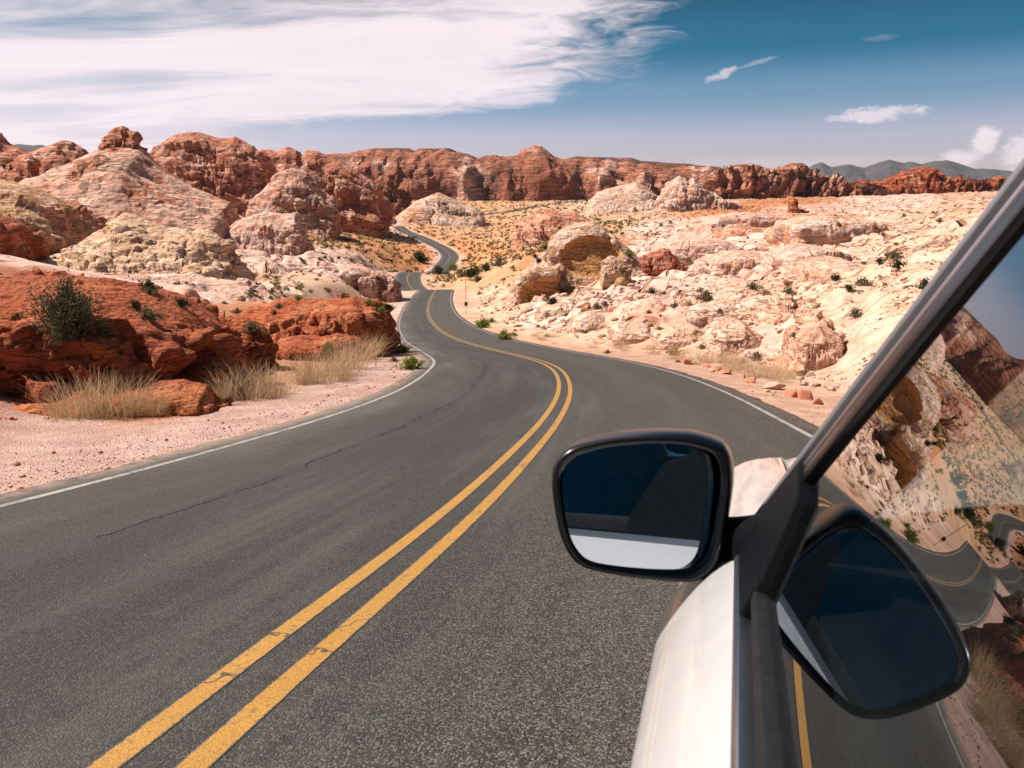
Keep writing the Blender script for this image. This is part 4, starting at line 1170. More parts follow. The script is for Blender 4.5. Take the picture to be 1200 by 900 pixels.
ridge('boulder', 'dark red slanting rock right of the cream overhang', 'boulder',
      c3([(650, 470), (665, 445), (700, 428), (740, 415), (765, 420), (790, 450), (815, 480), (832, 510), (845, 545)], 580, 180, 3.75), 116, 2.5, 4, ('redrock', 'pinkred', 'purple'), 'rock_mid', (2.2, 1.0), (0.9, 0.35), pw=(2.6, 0.55), res=(120, 70), seed=333)
for k, (pts, dd, cc, lab) in enumerate([
    ([(495, 745), (500, 690), (530, 660), (570, 640), (600, 660), (640, 675), (655, 690), (665, 720), (700, 745), (708, 762)], 74, ('bright', 'orange', 'pinkred'), 'broken orange-red ledge in the pale rubble slope'),
    ([(890, 730), (900, 690), (930, 660), (970, 640), (1020, 632), (1045, 648), (1030, 690), (1000, 720)], 60, ('orange', 'bright', 'rose'), 'orange block on the rubble slope by a grey shrub'),
    ([(470, 500), (480, 465), (510, 448), (545, 455), (570, 475), (590, 500)], 106, ('cream', 'tan', 'pale'), 'pale blocks heaped in front of the overhang')]):
    ridge('boulder', lab, 'boulder', c3(pts, 580, 180, 3.75), dd, 1.6, 3, cc, 'rock_mid', (1.8, 0.75), (0.7, 0.3), pw=(2.8, 0.5), res=(110, 60), seed=341 + 4 * k)
ridge('rock_slab', 'long orange-edged slab on the slope above the right shoulder', 'rock',
      c3([(215, 905), (240, 862), (290, 850), (340, 846), (400, 838), (450, 832), (490, 826), (510, 838), (540, 880)], 860, 170, 3.53), 28, 1.0, 2.5, ('rose', 'orange', 'cream'), 'rock_mid', (1.5, 0.4), (0.6, 0.2), pw=(3.4, 0.45), res=(130, 60), seed=361)
for k, (pts, dd, lab) in enumerate([
    ([(60, 800), (110, 720), (150, 680), (200, 630), (250, 612), (295, 625), (300, 660), (270, 700), (240, 760), (220, 810)], 40, 'tumbled cream and ochre blocks below the slickrock'),
    ([(230, 800), (270, 730), (320, 690), (370, 655), (400, 660), (380, 720), (340, 780), (310, 830)], 36, 'tilted pale slab among the tumbled blocks'),
    ([(640, 700), (655, 640), (680, 618), (720, 628), (730, 650), (720, 690)], 36, 'orange-shaded nose of rock near the car pillar')]):
    ridge('rock_slab', lab, 'rock', c3(pts, 860, 170 - 330.0 / dd, 3.53), dd, 1.6, 3.5, ('cream', 'rose', 'orange'), 'rock_mid', (1.6, 0.8), (0.6, 0.3), pw=(2.4, 0.6), res=(110, 70), seed=371 + 4 * k)


# broad slickrock slabs stepping up the right-hand slope, each with a blunt broken front
for k, (pts, dd, bk, cc, lab) in enumerate([
    ([(205, 452), (250, 342), (300, 324), (370, 318), (450, 326), (540, 330), (640, 345), (740, 362), (800, 395), (830, 430)], 122, 26, ('cream', 'pale', 'orange'), 'wide cream slickrock slab with a crack down its face'),
    ([(130, 610), (190, 505), (240, 472), (310, 458), (390, 466), (460, 486), (520, 505), (550, 560), (560, 610)], 76, 18, ('pink', 'pale', 'rose'), 'rounded pink slab stepping below the wide cream slab'),
    ([(480, 600), (515, 520), (570, 502), (650, 506), (730, 520), (800, 532), (860, 560), (900, 600)], 70, 18, ('cream', 'pale', 'pink'), 'smooth cream slab close above the orange-edged slab'),
    ([(270, 650), (320, 566), (380, 540), (450, 532), (510, 548), (555, 590), (580, 640)], 58, 12, ('pink', 'rose', 'orange'), 'small dusky pink slab between the two larger slabs'),
    ([(560, 345), (640, 312), (740, 296), (850, 290), (960, 296), (1050, 310), (1110, 340)], 175, 30, ('sand', 'cream', 'pale'), 'long flat sandy-cream ledge high on the plateau'),
    ([(-120, 330), (-60, 300), (20, 288), (110, 292), (200, 306), (260, 330)], 205, 26, ('pale', 'pink', 'pinkred'), 'pink ledge below the small red spire'),
    ([(-330, 470), (-290, 420), (-220, 396), (-120, 392), (-40, 400), (20, 425), (60, 470)], 128, 24, ('pale', 'pink', 'rose'), 'big pale pink sheet of rock behind the dark red slanting rock'),
    ([(-100, 560), (-60, 500), (10, 478), (90, 482), (150, 500), (190, 545)], 92, 16, ('pale', 'rose', 'orange'), 'pale pink slab left of the rounded pink slab'),
    ([(-130, 690), (-90, 640), (-20, 618), (60, 622), (120, 645), (150, 690)], 58, 9, ('pale', 'cream', 'orange'), 'low pale slab beside the tumbled cream blocks')]):
    ridge('rock_slab', lab, 'rock', c3(pts, 860, 170 - (820.0 / dd if dd < 125 else 2), 3.53), dd, 2.4 + dd * 0.012, bk, cc, 'rock_mid', (5.0 + dd * 0.03, 0.9 + dd * 0.006), (1.6, 0.28), (1.2, 0.30), pw=(5.0, 0.42), res=(170, 90), seed=501 + 6 * k, bury=0.6, rough=0.16)

for k, (px0, py0, wpx, hpx, dd, cc, lab) in enumerate([
    (740, 392, 46, 20, 50, ('pink', 'rose', 'cream'), 'low pink block above the verge grass, right of the orange-red ledge'),
    (800, 398, 60, 26, 43, ('cream', 'rose', 'cream'), 'tilted cream block with a ragged underside above the verge'),
    (862, 402, 52, 30, 36, ('pink', 'cream', 'cream'), 'steep dusky block left of the orange-edged slab'),
    (690, 380, 40, 16, 64, ('pale', 'cream', 'tan'), 'pale flat block below the grey-green slope shrub'),
    (836, 372, 64, 26, 46, ('pink', 'pale', 'cream'), 'broad pink block half way up the slope'),
    (905, 362, 56, 26, 42, ('cream', 'pale', 'tan'), 'cream block beside the tumbled ochre blocks'),
    (960, 398, 48, 26, 27, ('cream', 'rose', 'orange'), 'cream and orange broken block by the tilted slab'),
    (770, 362, 56, 20, 62, ('pale', 'rose', 'pink'), 'pale broken shelf under the brown-grey shrub'),
    (655, 366, 44, 16, 84, ('cream', 'pale', 'tan'), 'cream shelf under the dark bush by the tan block')]):
    sh = [(-0.5, 0.0), (-0.42, 0.55), (-0.25, 0.85), (0.0, 1.0), (0.18, 0.92), (0.36, 0.7), (0.46, 0.35), (0.5, 0.0)]
    j = RNG.uniform(0.8, 1.2, len(sh))
    sil = [(px0 + a_ * wpx, py0 - b_ * hpx * 0.62 * j[i_]) for i_, (a_, b_) in enumerate(sh)]
    ridge('boulder', lab, 'boulder', sil, dd, 0.5 + dd * 0.010, 3.0 + dd * 0.05, cc, 'rock_mid', (1.2 + dd * 0.012, 0.30 + dd * 0.005), (0.7, 0.12), (0.6, 0.10), pw=(3.4, 0.55), res=(90, 60), seed=601 + 5 * k, rough=0.2)

# --- loose boulders and stones
def stone_mesh(seed, lvl=3, flat=0.7):
    bm = bmesh.new()
    bmesh.ops.create_icosphere(bm, subdivisions=lvl, radius=1.0)
    V = np.array([v.co[:] for v in bm.verts])
    F = np.array([[v.index for v in f.verts] for f in bm.faces])
    bm.free()
    rng = np.random.default_rng(seed)
    # chop with random planes for flat broken faces
    for _ in range(14):
        nrm = rng.normal(size=3)
        nrm /= np.linalg.norm(nrm)
        dcut = rng.uniform(0.42, 0.78)
        s = V @ nrm
        V = V - np.outer(np.clip(s - dcut, 0, None) * 1.0, nrm)
    V = V * (1 + 0.06 * fbm(V * 1.6 + seed, 3, seed=seed)[:, None])
    V[:, 2] *= flat
    me = mesh_from('stone', V, F, M['stone'], smooth_shade=False)
    return me


def stone_mat():
    m, T = new_mat('loose_stone')
    oi = T.node('ShaderNodeObjectInfo')
    geo = T.node('ShaderNodeNewGeometry')
    n = T.noise(geo.outputs['Position'], 3.0, 5, 0.6)
    c0 = oi.outputs['Color']
    c = T.mix(T.ramp(n, 0.3, 0.7), T.mix(1.0, c0, (0.75, 0.66, 0.60), 'MULTIPLY'), T.mix(1.0, c0, (1.12, 1.1, 1.08), 'MULTIPLY'))
    bp = T.node('ShaderNodeBump', i_Strength=0.6, i_Distance=0.08, i_Height=n)
    finish(T, **{'Base Color': c, 'Roughness': 0.92, 'Normal': bp.outputs[0], 'Specular IOR Level': 0.15})
    return m


M['stone'] = stone_mat()
STONES = [stone_mesh(400 + i, 3, f) for i, f in enumerate((0.55, 0.7, 0.8, 0.62, 0.9, 0.5))]


def put_stone(x, y, r, colr, label, group, name='boulder', cat='boulder', z=None):
    if z is None:
        z = float(land(np.array([x]), np.array([y]))[0][0])
    o = obj(name, STONES[int(RNG.integers(len(STONES)))])
    s = RNG.uniform(0.8, 1.2, 3) * r
    o.scale = (float(s[0] * 1.15), float(s[1]), float(s[2]))
    o.rotation_euler = (float(RNG.uniform(-0.25, 0.25)), float(RNG.uniform(-0.25, 0.25)), float(RNG.uniform(0, 6.28)))
    o.location = (float(x), float(y), float(z + r * 0.18))
    o.color = (*[float(v) for v in np.array(colr) * RNG.uniform(0.85, 1.12)], 1)
    return tag(o, label, cat, group)


# stones lying along the right shoulder, each where it lies
for px_, py_, d_, r_ in ((805, 433, 31.5, .28), (811, 432, 32, .18), (826, 436, 30, .2), (841, 440, 28, .22), (850, 444, 26.5, .3), (880, 456, 22.5, .22), (905, 463, 20.5, .3), (928, 473, 18.3, .24), (944, 476, 17.6, .26), (957, 482, 16.6, .17), (834, 445, 27, .13), (870, 449, 25, .12), (898, 470, 19.3, .1), (793, 431, 33, .15)):
    P = at(px_, py_, d_)
    red = RNG.random() < 0.6
    put_stone(P[0], P[1], r_, PALR['pinkred'] if red else PALR['rose'], ('larger' if r_ > 0.21 else 'small') + (' red-brown' if red else ' pink') + ' loose stone on the sandy shoulder below the rubble slope', 'stones along the sandy shoulder', 'stone', 'stone')
# boulders on the rubble slope
pts_, tries = [], 0
while len(pts_) < 110 and tries < 4000:
    tries += 1
    px_, py_ = RNG.uniform(600, 985), RNG.uniform(335, 440)
    lo = np.interp(px_, [600, 700, 800, 900, 985], [372, 392, 412, 425, 440])
    if py_ > lo:
        continue
    d_ = np.interp(py_, np.interp(px_, [600, 985], [1, 1]) * np.array([335, 360, 385, 410, 440]), [110, 78, 56, 40, 27]) * np.interp(px_, [600, 985], [1.25, 0.8])
    P = at(px_, py_, d_)
    pts_.append((P[0], P[1], d_))
zz_ = land(np.array([p[0] for p in pts_]), np.array([p[1] for p in pts_]))[0]
for (x_, y_, d_), z_ in zip(pts_, zz_):
    r_ = float(RNG.uniform(0.003, 0.008) * d_ * (1.6 if RNG.random() < 0.15 else 1))
    nm_ = str(RNG.choice(['cream', 'pale', 'rose', 'tan', 'orange', 'cream', 'pale']))
    word = {'cream': 'cream', 'pale': 'pale pink', 'rose': 'dusky pink', 'tan': 'tan', 'orange': 'orange'}[nm_]
    big = 'big' if r_ > 0.0075 * d_ else ('small' if r_ < 0.005 * d_ else 'middling')
    where = 'high up the rubble slope' if d_ > 70 else ('half way up the rubble slope' if d_ > 45 else 'low on the rubble slope')
    put_stone(x_, y_, r_, PALR[nm_], big + ' ' + word + ' angular boulder ' + where + ' right of the road', 'boulders on the rubble slope', z=z_)
# red rubble on the left bank and by the bend
pts_ = []
for _ in range(40):
    px_ = RNG.uniform(-20, 440)
    py_ = np.interp(px_, [-20, 100, 250, 350, 440], [505, 488, 464, 440, 415]) + RNG.uniform(-14, 6)
    d_ = np.interp(px_, [-20, 100, 250, 350, 440], [12.8, 14.2, 17.5, 24, 34])
    pts_.append((*at(px_, py_, d_)[:2], d_))
zz_ = land(np.array([p[0] for p in pts_]), np.array([p[1] for p in pts_]))[0]
for (x_, y_, d_), z_ in zip(pts_, zz_):
    nm_ = str(RNG.choice(['bright', 'redrock', 'pinkred', 'rose']))
    word = {'bright': 'bright red', 'redrock': 'dark red', 'pinkred': 'pinkish red', 'rose': 'pale pink'}[nm_]
    where = 'under the red bank' if d_ < 18 else ('between the red bank and the orange mound' if d_ < 24 else 'below the orange mound near the bend')
    put_stone(x_, y_, float(RNG.uniform(0.002, 0.0045) * d_), PALR[nm_], word + ' fallen stone ' + where, 'stones under the red bank', 'stone', 'stone', z=z_)


# pebbles strewn over both gravel shoulders: past counting
def pebbles():
    bm = bmesh.new()
    bmesh.ops.create_icosphere(bm, subdivisions=1, radius=1.0)
    B = np.array([v.co[:] for v in bm.verts])
    Fb = np.array([[v.index for v in f.verts] for f in bm.faces])
    bm.free()
    n = 3200
    sel = RNG.choice(np.where((CL[:, 1] > 5) & (CL[:, 1] < 60))[0], n)
    side = np.where(RNG.random(n) < 0.62, 1.0, -1.0)
    lat = side * (EDGE + 0.05 + np.abs(RNG.normal(0, 1.0, n)) * 1.0)
    x = CL[sel, 0] + LEFT[sel, 0] * lat + RNG.uniform(-.4, .4, n)
    y = CL[sel, 1] + LEFT[sel, 1] * lat + RNG.uniform(-.4, .4, n)
    z = land(x, y)[0]
    r = RNG.uniform(0.006, 0.017, n) * (1 + (RNG.random(n) < 0.04) * 1.6)
    V, Fs, Cs = [], [], []
    for i in range(n):
        b = B * (r[i] * RNG.uniform(0.6, 1.3, 3) * np.array([1, 1, 0.7]))
        V.append(b + np.array([x[i], y[i], z[i] + r[i] * 0.25]))
        Fs.append(Fb + i * len(B))
        Cs.append(np.tile(np.array(PALR[('pale', 'rose', 'pinkred', 'cream', 'gravel')[int(RNG.integers(5))]]) * RNG.uniform(0.7, 1.1), (len(B), 1)))
    me = mesh_from('pebbles', np.vstack(V), np.vstack(Fs), M['rock_near'], cols=np.vstack(Cs), smooth_shade=False)
    return tag(obj('pebbles', me), 'small mixed pebbles strewn over the gravel shoulders', 'pebbles', kind='stuff')


pebbles()


# broken chips lying on the rubble slope and under the left bank: past counting
def rubble():
    bm = bmesh.new()
    bmesh.ops.create_icosphere(bm, subdivisions=1, radius=1.0)
    B0 = np.array([v.co[:] for v in bm.verts])
    Fb = np.array([[v.index for v in f.verts] for f in bm.faces])
    bm.free()
    n = 3600
    px_ = RNG.uniform(560, 1230, n)
    lo = np.interp(px_, [560, 600, 700, 800, 900, 985, 1230], [362, 380, 398, 416, 432, 450, 480])
    row = lo - np.abs(RNG.normal(0, 1.0, n)) * 42
    dn = np.interp(px_, [560, 600, 700, 800, 900, 985, 1230], [105, 82, 52, 36, 27, 20, 12])
    d_ = dn * np.exp((lo - row) / 75.0)
    x = (px_ - 600) / F_PX * d_ * 0.98
    y = d_
    # chips gather in drifts
    cl = fbm(np.column_stack([x / 5, y / 5, x * 0]), 3, seed=91)
    keep = (cl > -0.12) & (d_ < 190)
    x, y, d_ = x[keep], y[keep], d_[keep]
    z, c, k = land(x, y)
    r = RNG.uniform(0.0009, 0.0028, len(x)) * d_ * (1 + (RNG.random(len(x)) < 0.08) * 1.2)
    V, Fs, Cs = [], [], []
    names = ('pale', 'rose', 'cream', 'cream', 'tan', 'orange', 'pinkred')
    for i in range(len(x)):
        B = B0 * RNG.uniform(0.55, 1.25, (len(B0), 1))
        b = B * (r[i] * RNG.uniform(0.6, 1.4, 3) * np.array([1, 1, 0.75]))
        V.append(b + np.array([x[i], y[i], z[i] + r[i] * 0.2]))
        Fs.append(Fb + i * len(B0))
        mixc = 0.55 * c[i] + 0.45 * np.array(PALR[names[int(RNG.integers(len(names)))]])
        Cs.append(np.tile(mixc * RNG.uniform(0.8, 1.1), (len(B0), 1)))
    me = mesh_from('rubble', np.vstack(V), np.vstack(Fs), M['rock_near'], cols=np.vstack(Cs), smooth_shade=False)
    return tag(obj('rubble', me), 'loose broken chips scattered over the pale rubble slope', 'rubble', kind='stuff')


rubble()

# ------------------------------------------------------------------ plants
bpy.context.view_layer.update()
DG = bpy.context.evaluated_depsgraph_get()


def hit(px, py):
    """surface point standing at a picture position"""
    r = ray(px, py)
    ok, loc, nor, idx, ob, _ = SC.ray_cast(DG, (0, 0, 0), Vector(r / np.linalg.norm(r)))
    return (np.array(loc), np.array(nor), ob) if ok else (None, None, None)


def leaves_at(C, size, rng, elong=2.2):
    """one small pointed leaf (two triangles as a quad) at every centre"""
    n = len(C)
    a = rng.normal(size=(n, 3))
    a[:, 2] += 0.6
    a /= np.linalg.norm(a, axis=1, keepdims=True)
    b = np.cross(a, rng.normal(size=(n, 3)))
    b /= np.linalg.norm(b, axis=1, keepdims=True)
    s = (size * rng.uniform(0.6, 1.4, n))[:, None]
    V = np.stack([C - a * s * elong * 0.5, C + b * s * 0.5, C + a * s * elong * 0.5, C - b * s * 0.5], 1).reshape(-1, 3)
    return V, np.arange(n * 4).reshape(n, 4)


def tube(p0, p1, r0, r1, k=5):
    p0, p1 = np.asarray(p0, float), np.asarray(p1, float)
    d = p1 - p0
    d /= max(np.linalg.norm(d), 1e-9)
    a = np.cross(d, [0.3, 0.5, 0.8])
    a /= np.linalg.norm(a)
    b = np.cross(d, a)
    an = np.linspace(0, 2 * np.pi, k, endpoint=False)
    ring = np.cos(an)[:, None] * a + np.sin(an)[:, None] * b
    V = np.vstack([p0 + ring * r0, p1 + ring * r1])
    F = np.array([[i, (i + 1) % k, k + (i + 1) % k, k + i] for i in range(k)])
    return V, F


def join_vf(parts):
    Vs, Fs, o = [], [], 0
    for V, F in parts:
        Vs.append(V)
        Fs.append(F + o)
        o += len(V)
    return np.vstack(Vs), np.vstack(Fs)


def shrub_meshes(seed, n_leaf, size, mat, n_twig=26, shape=(1, 1, 0.9), loose=0.25):
    """unit shrub: twigs fanning from the ground, leaf clumps along their outer halves"""
    rng = np.random.default_rng(seed)
    tw, C = [], []
    per = max(2, n_leaf // n_twig)
    for i in range(n_twig):
        az = rng.uniform(0, 2 * np.pi)
        tilt = abs(rng.normal(0, 0.75))
        L = rng.uniform(0.6, 1.12)
        tip = np.array([math.sin(tilt) * math.cos(az) * shape[0], math.sin(tilt) * math.sin(az) * shape[1], max(0.1, math.cos(tilt)) * shape[2]]) * L
        base = rng.normal(0, 0.05, 3) * np.array([1, 1, 0])
        mid = (base + tip) * 0.5 + rng.normal(0, 0.06, 3)
        tw.append(tube(base, mid, 0.018, 0.011, 4))
        tw.append(tube(mid, tip, 0.011, 0.004, 4))
        t = rng.uniform(0.35, 1.05, per)[:, None]
        c = base * (1 - t) ** 2 + 2 * mid * t * (1 - t) + tip * t * t
        c = c + rng.normal(0, loose * 0.5, (per, 3)) * (0.4 + t * 0.6)
        c[:, 2] = np.maximum(c[:, 2], 0.03)
        C.append(c)
    V, F = leaves_at(np.vstack(C), size, rng)
    fol = mesh_from('foliage', V, F, M[mat], smooth_shade=False)
    V, F = join_vf(tw)
    return fol, mesh_from('twigs', V, F, M['twig'])


def put_shrub(meshes, loc, r, label, group, name='desert_shrub', cat='shrub', rot=None, sz=1.0, parts=True):
    fol, twg = meshes
    rot = float(RNG.uniform(0, 6.28)) if rot is None else rot
    if parts:
        e = bpy.data.objects.new(name, None)
        COL.objects.link(e)
        e.empty_display_size = 0.1
        obj('foliage', fol, e)
        obj('twigs', twg, e)
    else:
        e = obj(name, fol)
    e.location = tuple(float(v) for v in loc)
    e.rotation_euler = (0, 0, rot)
    e.scale = (r, r, r * sz)
    return tag(e, label, cat, group, 'thing')


# the big creosote bush on the red bank
P, _, _ = hit(84, 390)
put_shrub(shrub_meshes(1, 11000, 0.022, 'leaf_creosote', 110, (0.8, 0.8, 0.95), 0.16), P - np.array([0, 0, 0.15]), float(np.linalg.norm(P) * 60 / F_PX), 'big dark green creosote bush growing on the red roadside bank', None, 'creosote_bush', 'bush')
# round bushes with places of their own
G1 = shrub_meshes(2, 1500, 0.060, 'leaf_green', 34, (1, 1, 0.75), 0.2)
G2 = shrub_meshes(3, 1300, 0.065, 'leaf_dark', 30, (1, 1, 0.8), 0.2)
G3 = shrub_meshes(4, 900, 0.060, 'leaf_sage', 34, (1, 1, 0.7), 0.22)
G4 = shrub_meshes(5, 900, 0.055, 'leaf_gold', 34, (1, 1, 0.7), 0.22)
hero = [
    (484, 433, 22, G1, 'bright green low bush on the gravel inside the bend'), (471, 414, 16, G1, 'small green bush just behind the bright low bush inside the bend'),
    (296, 389, 19, G3, 'grey-green sage bush on the orange mound'), (384, 410, 13, G1, 'green tuft at the foot of the orange mound'), (446, 366, 9, G1, 'yellow-green bush between the red rock and the dark bush'), (462, 424, 9, G3, 'grey tuft on the gravel beside the bright low bush'),
    (455, 363, 11, G2, 'dark green bush on the sand left of the crest'), (432, 357, 9, G1, 'small green bush beside the dark red blunt rock'),
    (590, 398, 15, G1, 'flat yellow-green bush on the right verge of the bend'), (566, 384, 15, G1, 'green bush low on the verge below the thin pole'),
    (576, 378, 8, G3, 'grey shrub behind the green verge bush'),
    (647, 356, 11, G2, 'dark bush just under the tan-faced block'), (700, 362, 11, G3, 'grey-green shrub on the slope below the overhang'),
    (826, 352, 19, G3, 'wide grey-green shrub on the pale rubble slope'), (764, 344, 12, G3, 'brown-grey shrub in the middle of the rubble slope'),
    (492, 306, 17, G2, 'dark green bush in the dip left of the far curve'), (514, 321, 13, G2, 'dark bush between the two visible curves of the road'),
    (552, 325, 17, G2, 'tallest dark bush in the wash right of the far curve'), (570, 318, 13, G2, 'dark bush behind the tallest one in the wash'), (585, 312, 14, G3, 'grey bush at the end of the wash'),
    (540, 322, 10, G3, 'grey-green bush beside the tallest dark bush'), (531, 316, 10, G1, 'green bush at the road edge by the wash'), (560, 330, 12, G3, 'low grey shrub in front of the wash bushes'),
    (1003, 372, 17, G3, 'brown-grey bush on the cream slope near the car pillar'), (930, 395, 9, G3, 'small grey shrub among the tumbled blocks'),
    (870, 427, 12, G4, 'golden shrub at the foot of the rubble slope'), (737, 300, 9, G1, 'small green shrub right of the overhang boulder'),
]
for px_, py_, rad, mm, lab in hero:
    P, nrm, ob = hit(px_, py_)
    if P is None:
        continue
    put_shrub(mm, P, float(P[1] * rad / F_PX), lab, None, 'desert_bush', 'bush', sz=0.85)

# scattered small shrubs, one by one
SM = [shrub_meshes(20, 260, 0.12, 'leaf_sage', 18, (1, 1, 0.7), 0.25), shrub_meshes(21, 260, 0.12, 'leaf_gold', 18, (1, 1, 0.65), 0.25), shrub_meshes(22, 260, 0.12, 'leaf_dark', 18, (1, 1, 0.75), 0.25),
      shrub_meshes(23, 240, 0.13, 'leaf_green', 18, (1, 1, 0.7), 0.25)]
zones = [  # picture region, how many, radius in metres, label, which looks
    ((560, 335, 900, 425), 34, (0.22, 0.5), 'small shrub dotted on the pale rubble slope right of the road', 'shrubs on the rubble slope', (0, 1, 0)),
    ((820, 240, 1120, 345), 34, (0.3, 0.8), 'small shrub rooted in the cracks of the cream slickrock', 'shrubs on the slickrock', (0, 0, 2)),
    ((290, 318, 470, 352), 40, (0.3, 0.7), 'small shrub on the sandy flat left of the crest', 'shrubs on the sandy flat', (0, 1, 3)),
    ((340, 265, 470, 310), 40, (0.5, 1.1), 'small shrub on the flats left of the far curve', 'shrubs left of the far curve', (0, 1, 1, 2)),
    ((530, 262, 660, 318), 60, (0.5, 1.2), 'small shrub on the orange plain right of the far curve', 'shrubs right of the far curve', (0, 1, 1, 2)),
    ((130, 325, 330, 380), 16, (0.2, 0.4), 'small shrub among the pale slabs behind the red bank', 'shrubs among the pale slabs', (0, 0, 2)),
]
for (x0, y0, x1, y1), n_, (ra, rb), lab, grp, looks in zones:
    for _ in range(n_):
        P, nrm, ob = hit(RNG.uniform(x0, x1), RNG.uniform(y0, y1))
        if P is None or ob.name.startswith(('road', 'edge', 'yellow')) or nrm[2] < 0.55 or P[1] > 700:
            continue
        lat = road_frame(P[:1], P[1:2])[0][0]
        if abs(lat) < EDGE + 1:
            continue
        lk = looks[int(RNG.integers(len(looks)))]
        put_shrub(SM[lk], P, float(RNG.uniform(ra, rb)), ('grey-green', 'golden', 'dark green', 'fresh green')[lk] + ' ' + lab, grp, parts=P[1] < 60, sz=float(RNG.uniform(0.7, 1.1)))


# the far plain's shrub cover reads as one dotted mass
def plain_cover():
    n = 5200
    px_ = RNG.uniform(330, 790, n)
    d_ = np.exp(RNG.uniform(math.log(235), math.log(1250), n))
    x = (px_ - 600) / F_PX * d_ * 0.98
    z, c, k = land(x, d_)
    lat = np.abs(road_frame(x, d_)[0])
    keep = (lat > EDGE + 1.5) & ((k < 0.55) | (RNG.random(n) < 0.15))
    x, d_, z = x[keep], d_[keep], z[keep]
    V, F, o, mi = [], [], 0, []
    for i in range(len(x)):
        r = RNG.uniform(0.35, 1.0) * (0.8 + d_[i] / 900)
        k_ = 12
        C = RNG.normal(0, 0.42, (k_, 3)) * r * np.array([1, 1, 0.5]) + np.array([x[i], d_[i], z[i] + 0.4 * r])
        v, f = leaves_at(C, 0.62 * r, RNG, 1.4)
        V.append(v)
        F.append(f + o)
        o += len(v)
        mi += [int(RNG.choice([0, 1, 1, 1, 0, 1, 2]))] * k_
    me = mesh_from('shrub_cover', np.vstack(V), np.vstack(F), [M['leaf_sage'], M['leaf_gold'], M['leaf_dark']], smooth_shade=False, mat_idx=mi)
    return tag(obj('shrub_cover', me), 'dotted low shrub cover over the far orange plain', 'shrubs', kind='stuff')


plain_cover()


# dry grass
def grass_mesh(seed, n=420, spread=0.35, h=1.0, width=0.0045, droop=0.5, seeds=True):
    rng = np.random.default_rng(seed)
    base = rng.normal(0, spread * 0.45, (n, 2))
    out = base / (np.linalg.norm(base, axis=1, keepdims=True) + 0.1) * 0.6 + rng.normal(0, 0.35, (n, 2))
    L = h * (0.2 + 0.9 * rng.random(n) ** 1.1)
    ang = rng.uniform(0, np.pi, n)
    wv = np.column_stack([np.cos(ang), np.sin(ang), np.zeros(n)])
    V = np.zeros((n, 5, 2, 3))
    for k, t in enumerate(np.linspace(0, 1, 5)):
        c = np.zeros((n, 3))
        c[:, :2] = base + out * (t ** 1.5 * droop * L[:, None])
        c[:, 2] = L * (t - 0.22 * t * t * np.linalg.norm(out, axis=1))
        w = width * (1 - 0.75 * t) * rng.uniform(0.7, 1.3, n)
        if seeds and k == 3:
            w = w * 1.9
        V[:, k, 0] = c - wv * w[:, None]
        V[:, k, 1] = c + wv * w[:, None]
    idx = np.arange(n * 10).reshape(n, 5, 2)
    F = np.stack([idx[:, :-1, 0], idx[:, :-1, 1], idx[:, 1:, 1], idx[:, 1:, 0]], -1).reshape(-1, 4)
    return mesh_from('dry_grass', V.reshape(-1, 3), F, M['straw'])


GR = [grass_mesh(60, 300, 0.42, 1.0), grass_mesh(61, 260, 0.36, 1.0, droop=0.8), grass_mesh(62, 230, 0.5, 1.0, droop=1.0)]


def put_grass(loc, h, label, group, k=None, wide=1.0):
    o = obj('dry_grass', GR[int(RNG.integers(3)) if k is None else k])
    o.location = tuple(float(v) for v in (loc - np.array([0, 0, 0.03])))
    o.rotation_euler = (0, 0, float(RNG.uniform(0, 6.28)))
    o.scale = (h * wide, h * wide, h)
    return tag(o, label, 'grass clump', group, 'thing')


for px_, py_, hpx, w_, lab in ((88, 488, 58, 1, 'red bank end'), (112, 490, 66, 1, 'red bank'), (138, 487, 56, 1, 'red bank'), (160, 484, 52, .9, 'red bank'), (182, 482, 42, .8, 'red bank'), (70, 485, 40, .8, 'red bank')):
    P, _, _ = hit(px_, py_)
    put_grass(P, float(P[1] * hpx / F_PX), 'blond dry grass clump against the shaded red bank', 'dry grass at the red bank', wide=w_)
for px_, py_, hpx, w_ in ((272, 467, 50, 1.0), (292, 468, 52, 1.1), (312, 466, 50, 1.0), (328, 462, 38, .9), (262, 465, 36, .8)):
    P, _, _ = hit(px_, py_)
    put_grass(P, float(P[1] * hpx / F_PX), 'pale dry grass clump between the red bank and the orange mound', 'dry grass at the orange mound', wide=w_)
for px_, py_, hpx, w_ in ((358, 450, 40, 1.1), (378, 448, 42, 1.2), (396, 440, 44, 1.2), (412, 432, 44, 1.2), (426, 424, 38, 1.1), (438, 414, 30, 1), (404, 446, 30, 1.2), (368, 440, 36, 1)):
    P, _, _ = hit(px_, py_)
    put_grass(P, float(P[1] * hpx / F_PX), 'straw-coloured dry grass clump on the gravel before the inside of the bend', 'dry grass before the bend', wide=w_)
for _ in range(46):
    px_ = RNG.uniform(600, 930)
    py_ = np.interp(px_, [600, 700, 800, 880, 930], [394, 405, 421, 437, 450]) + RNG.uniform(-9, 4)
    P, _, ob = hit(px_, py_)
    if P is None or ob.name.startswith(('road', 'edge')):
        continue
    put_grass(P, float(RNG.uniform(0.25, 0.6)), 'low dry grass tuft along the right verge below the rubble slope', 'dry grass tufts on the right verge', 2, 1.6)

# ------------------------------------------------------------------ roadside posts
P, _, _ = hit(437.5, 390)
e = bpy.data.objects.new('marker_post', None)
COL.objects.link(e)
e.location = tuple(P)
tag(e, 'short flat rust-brown marker post on the left verge before the crest', 'post')
hh = float(P[1] * 18 / F_PX)


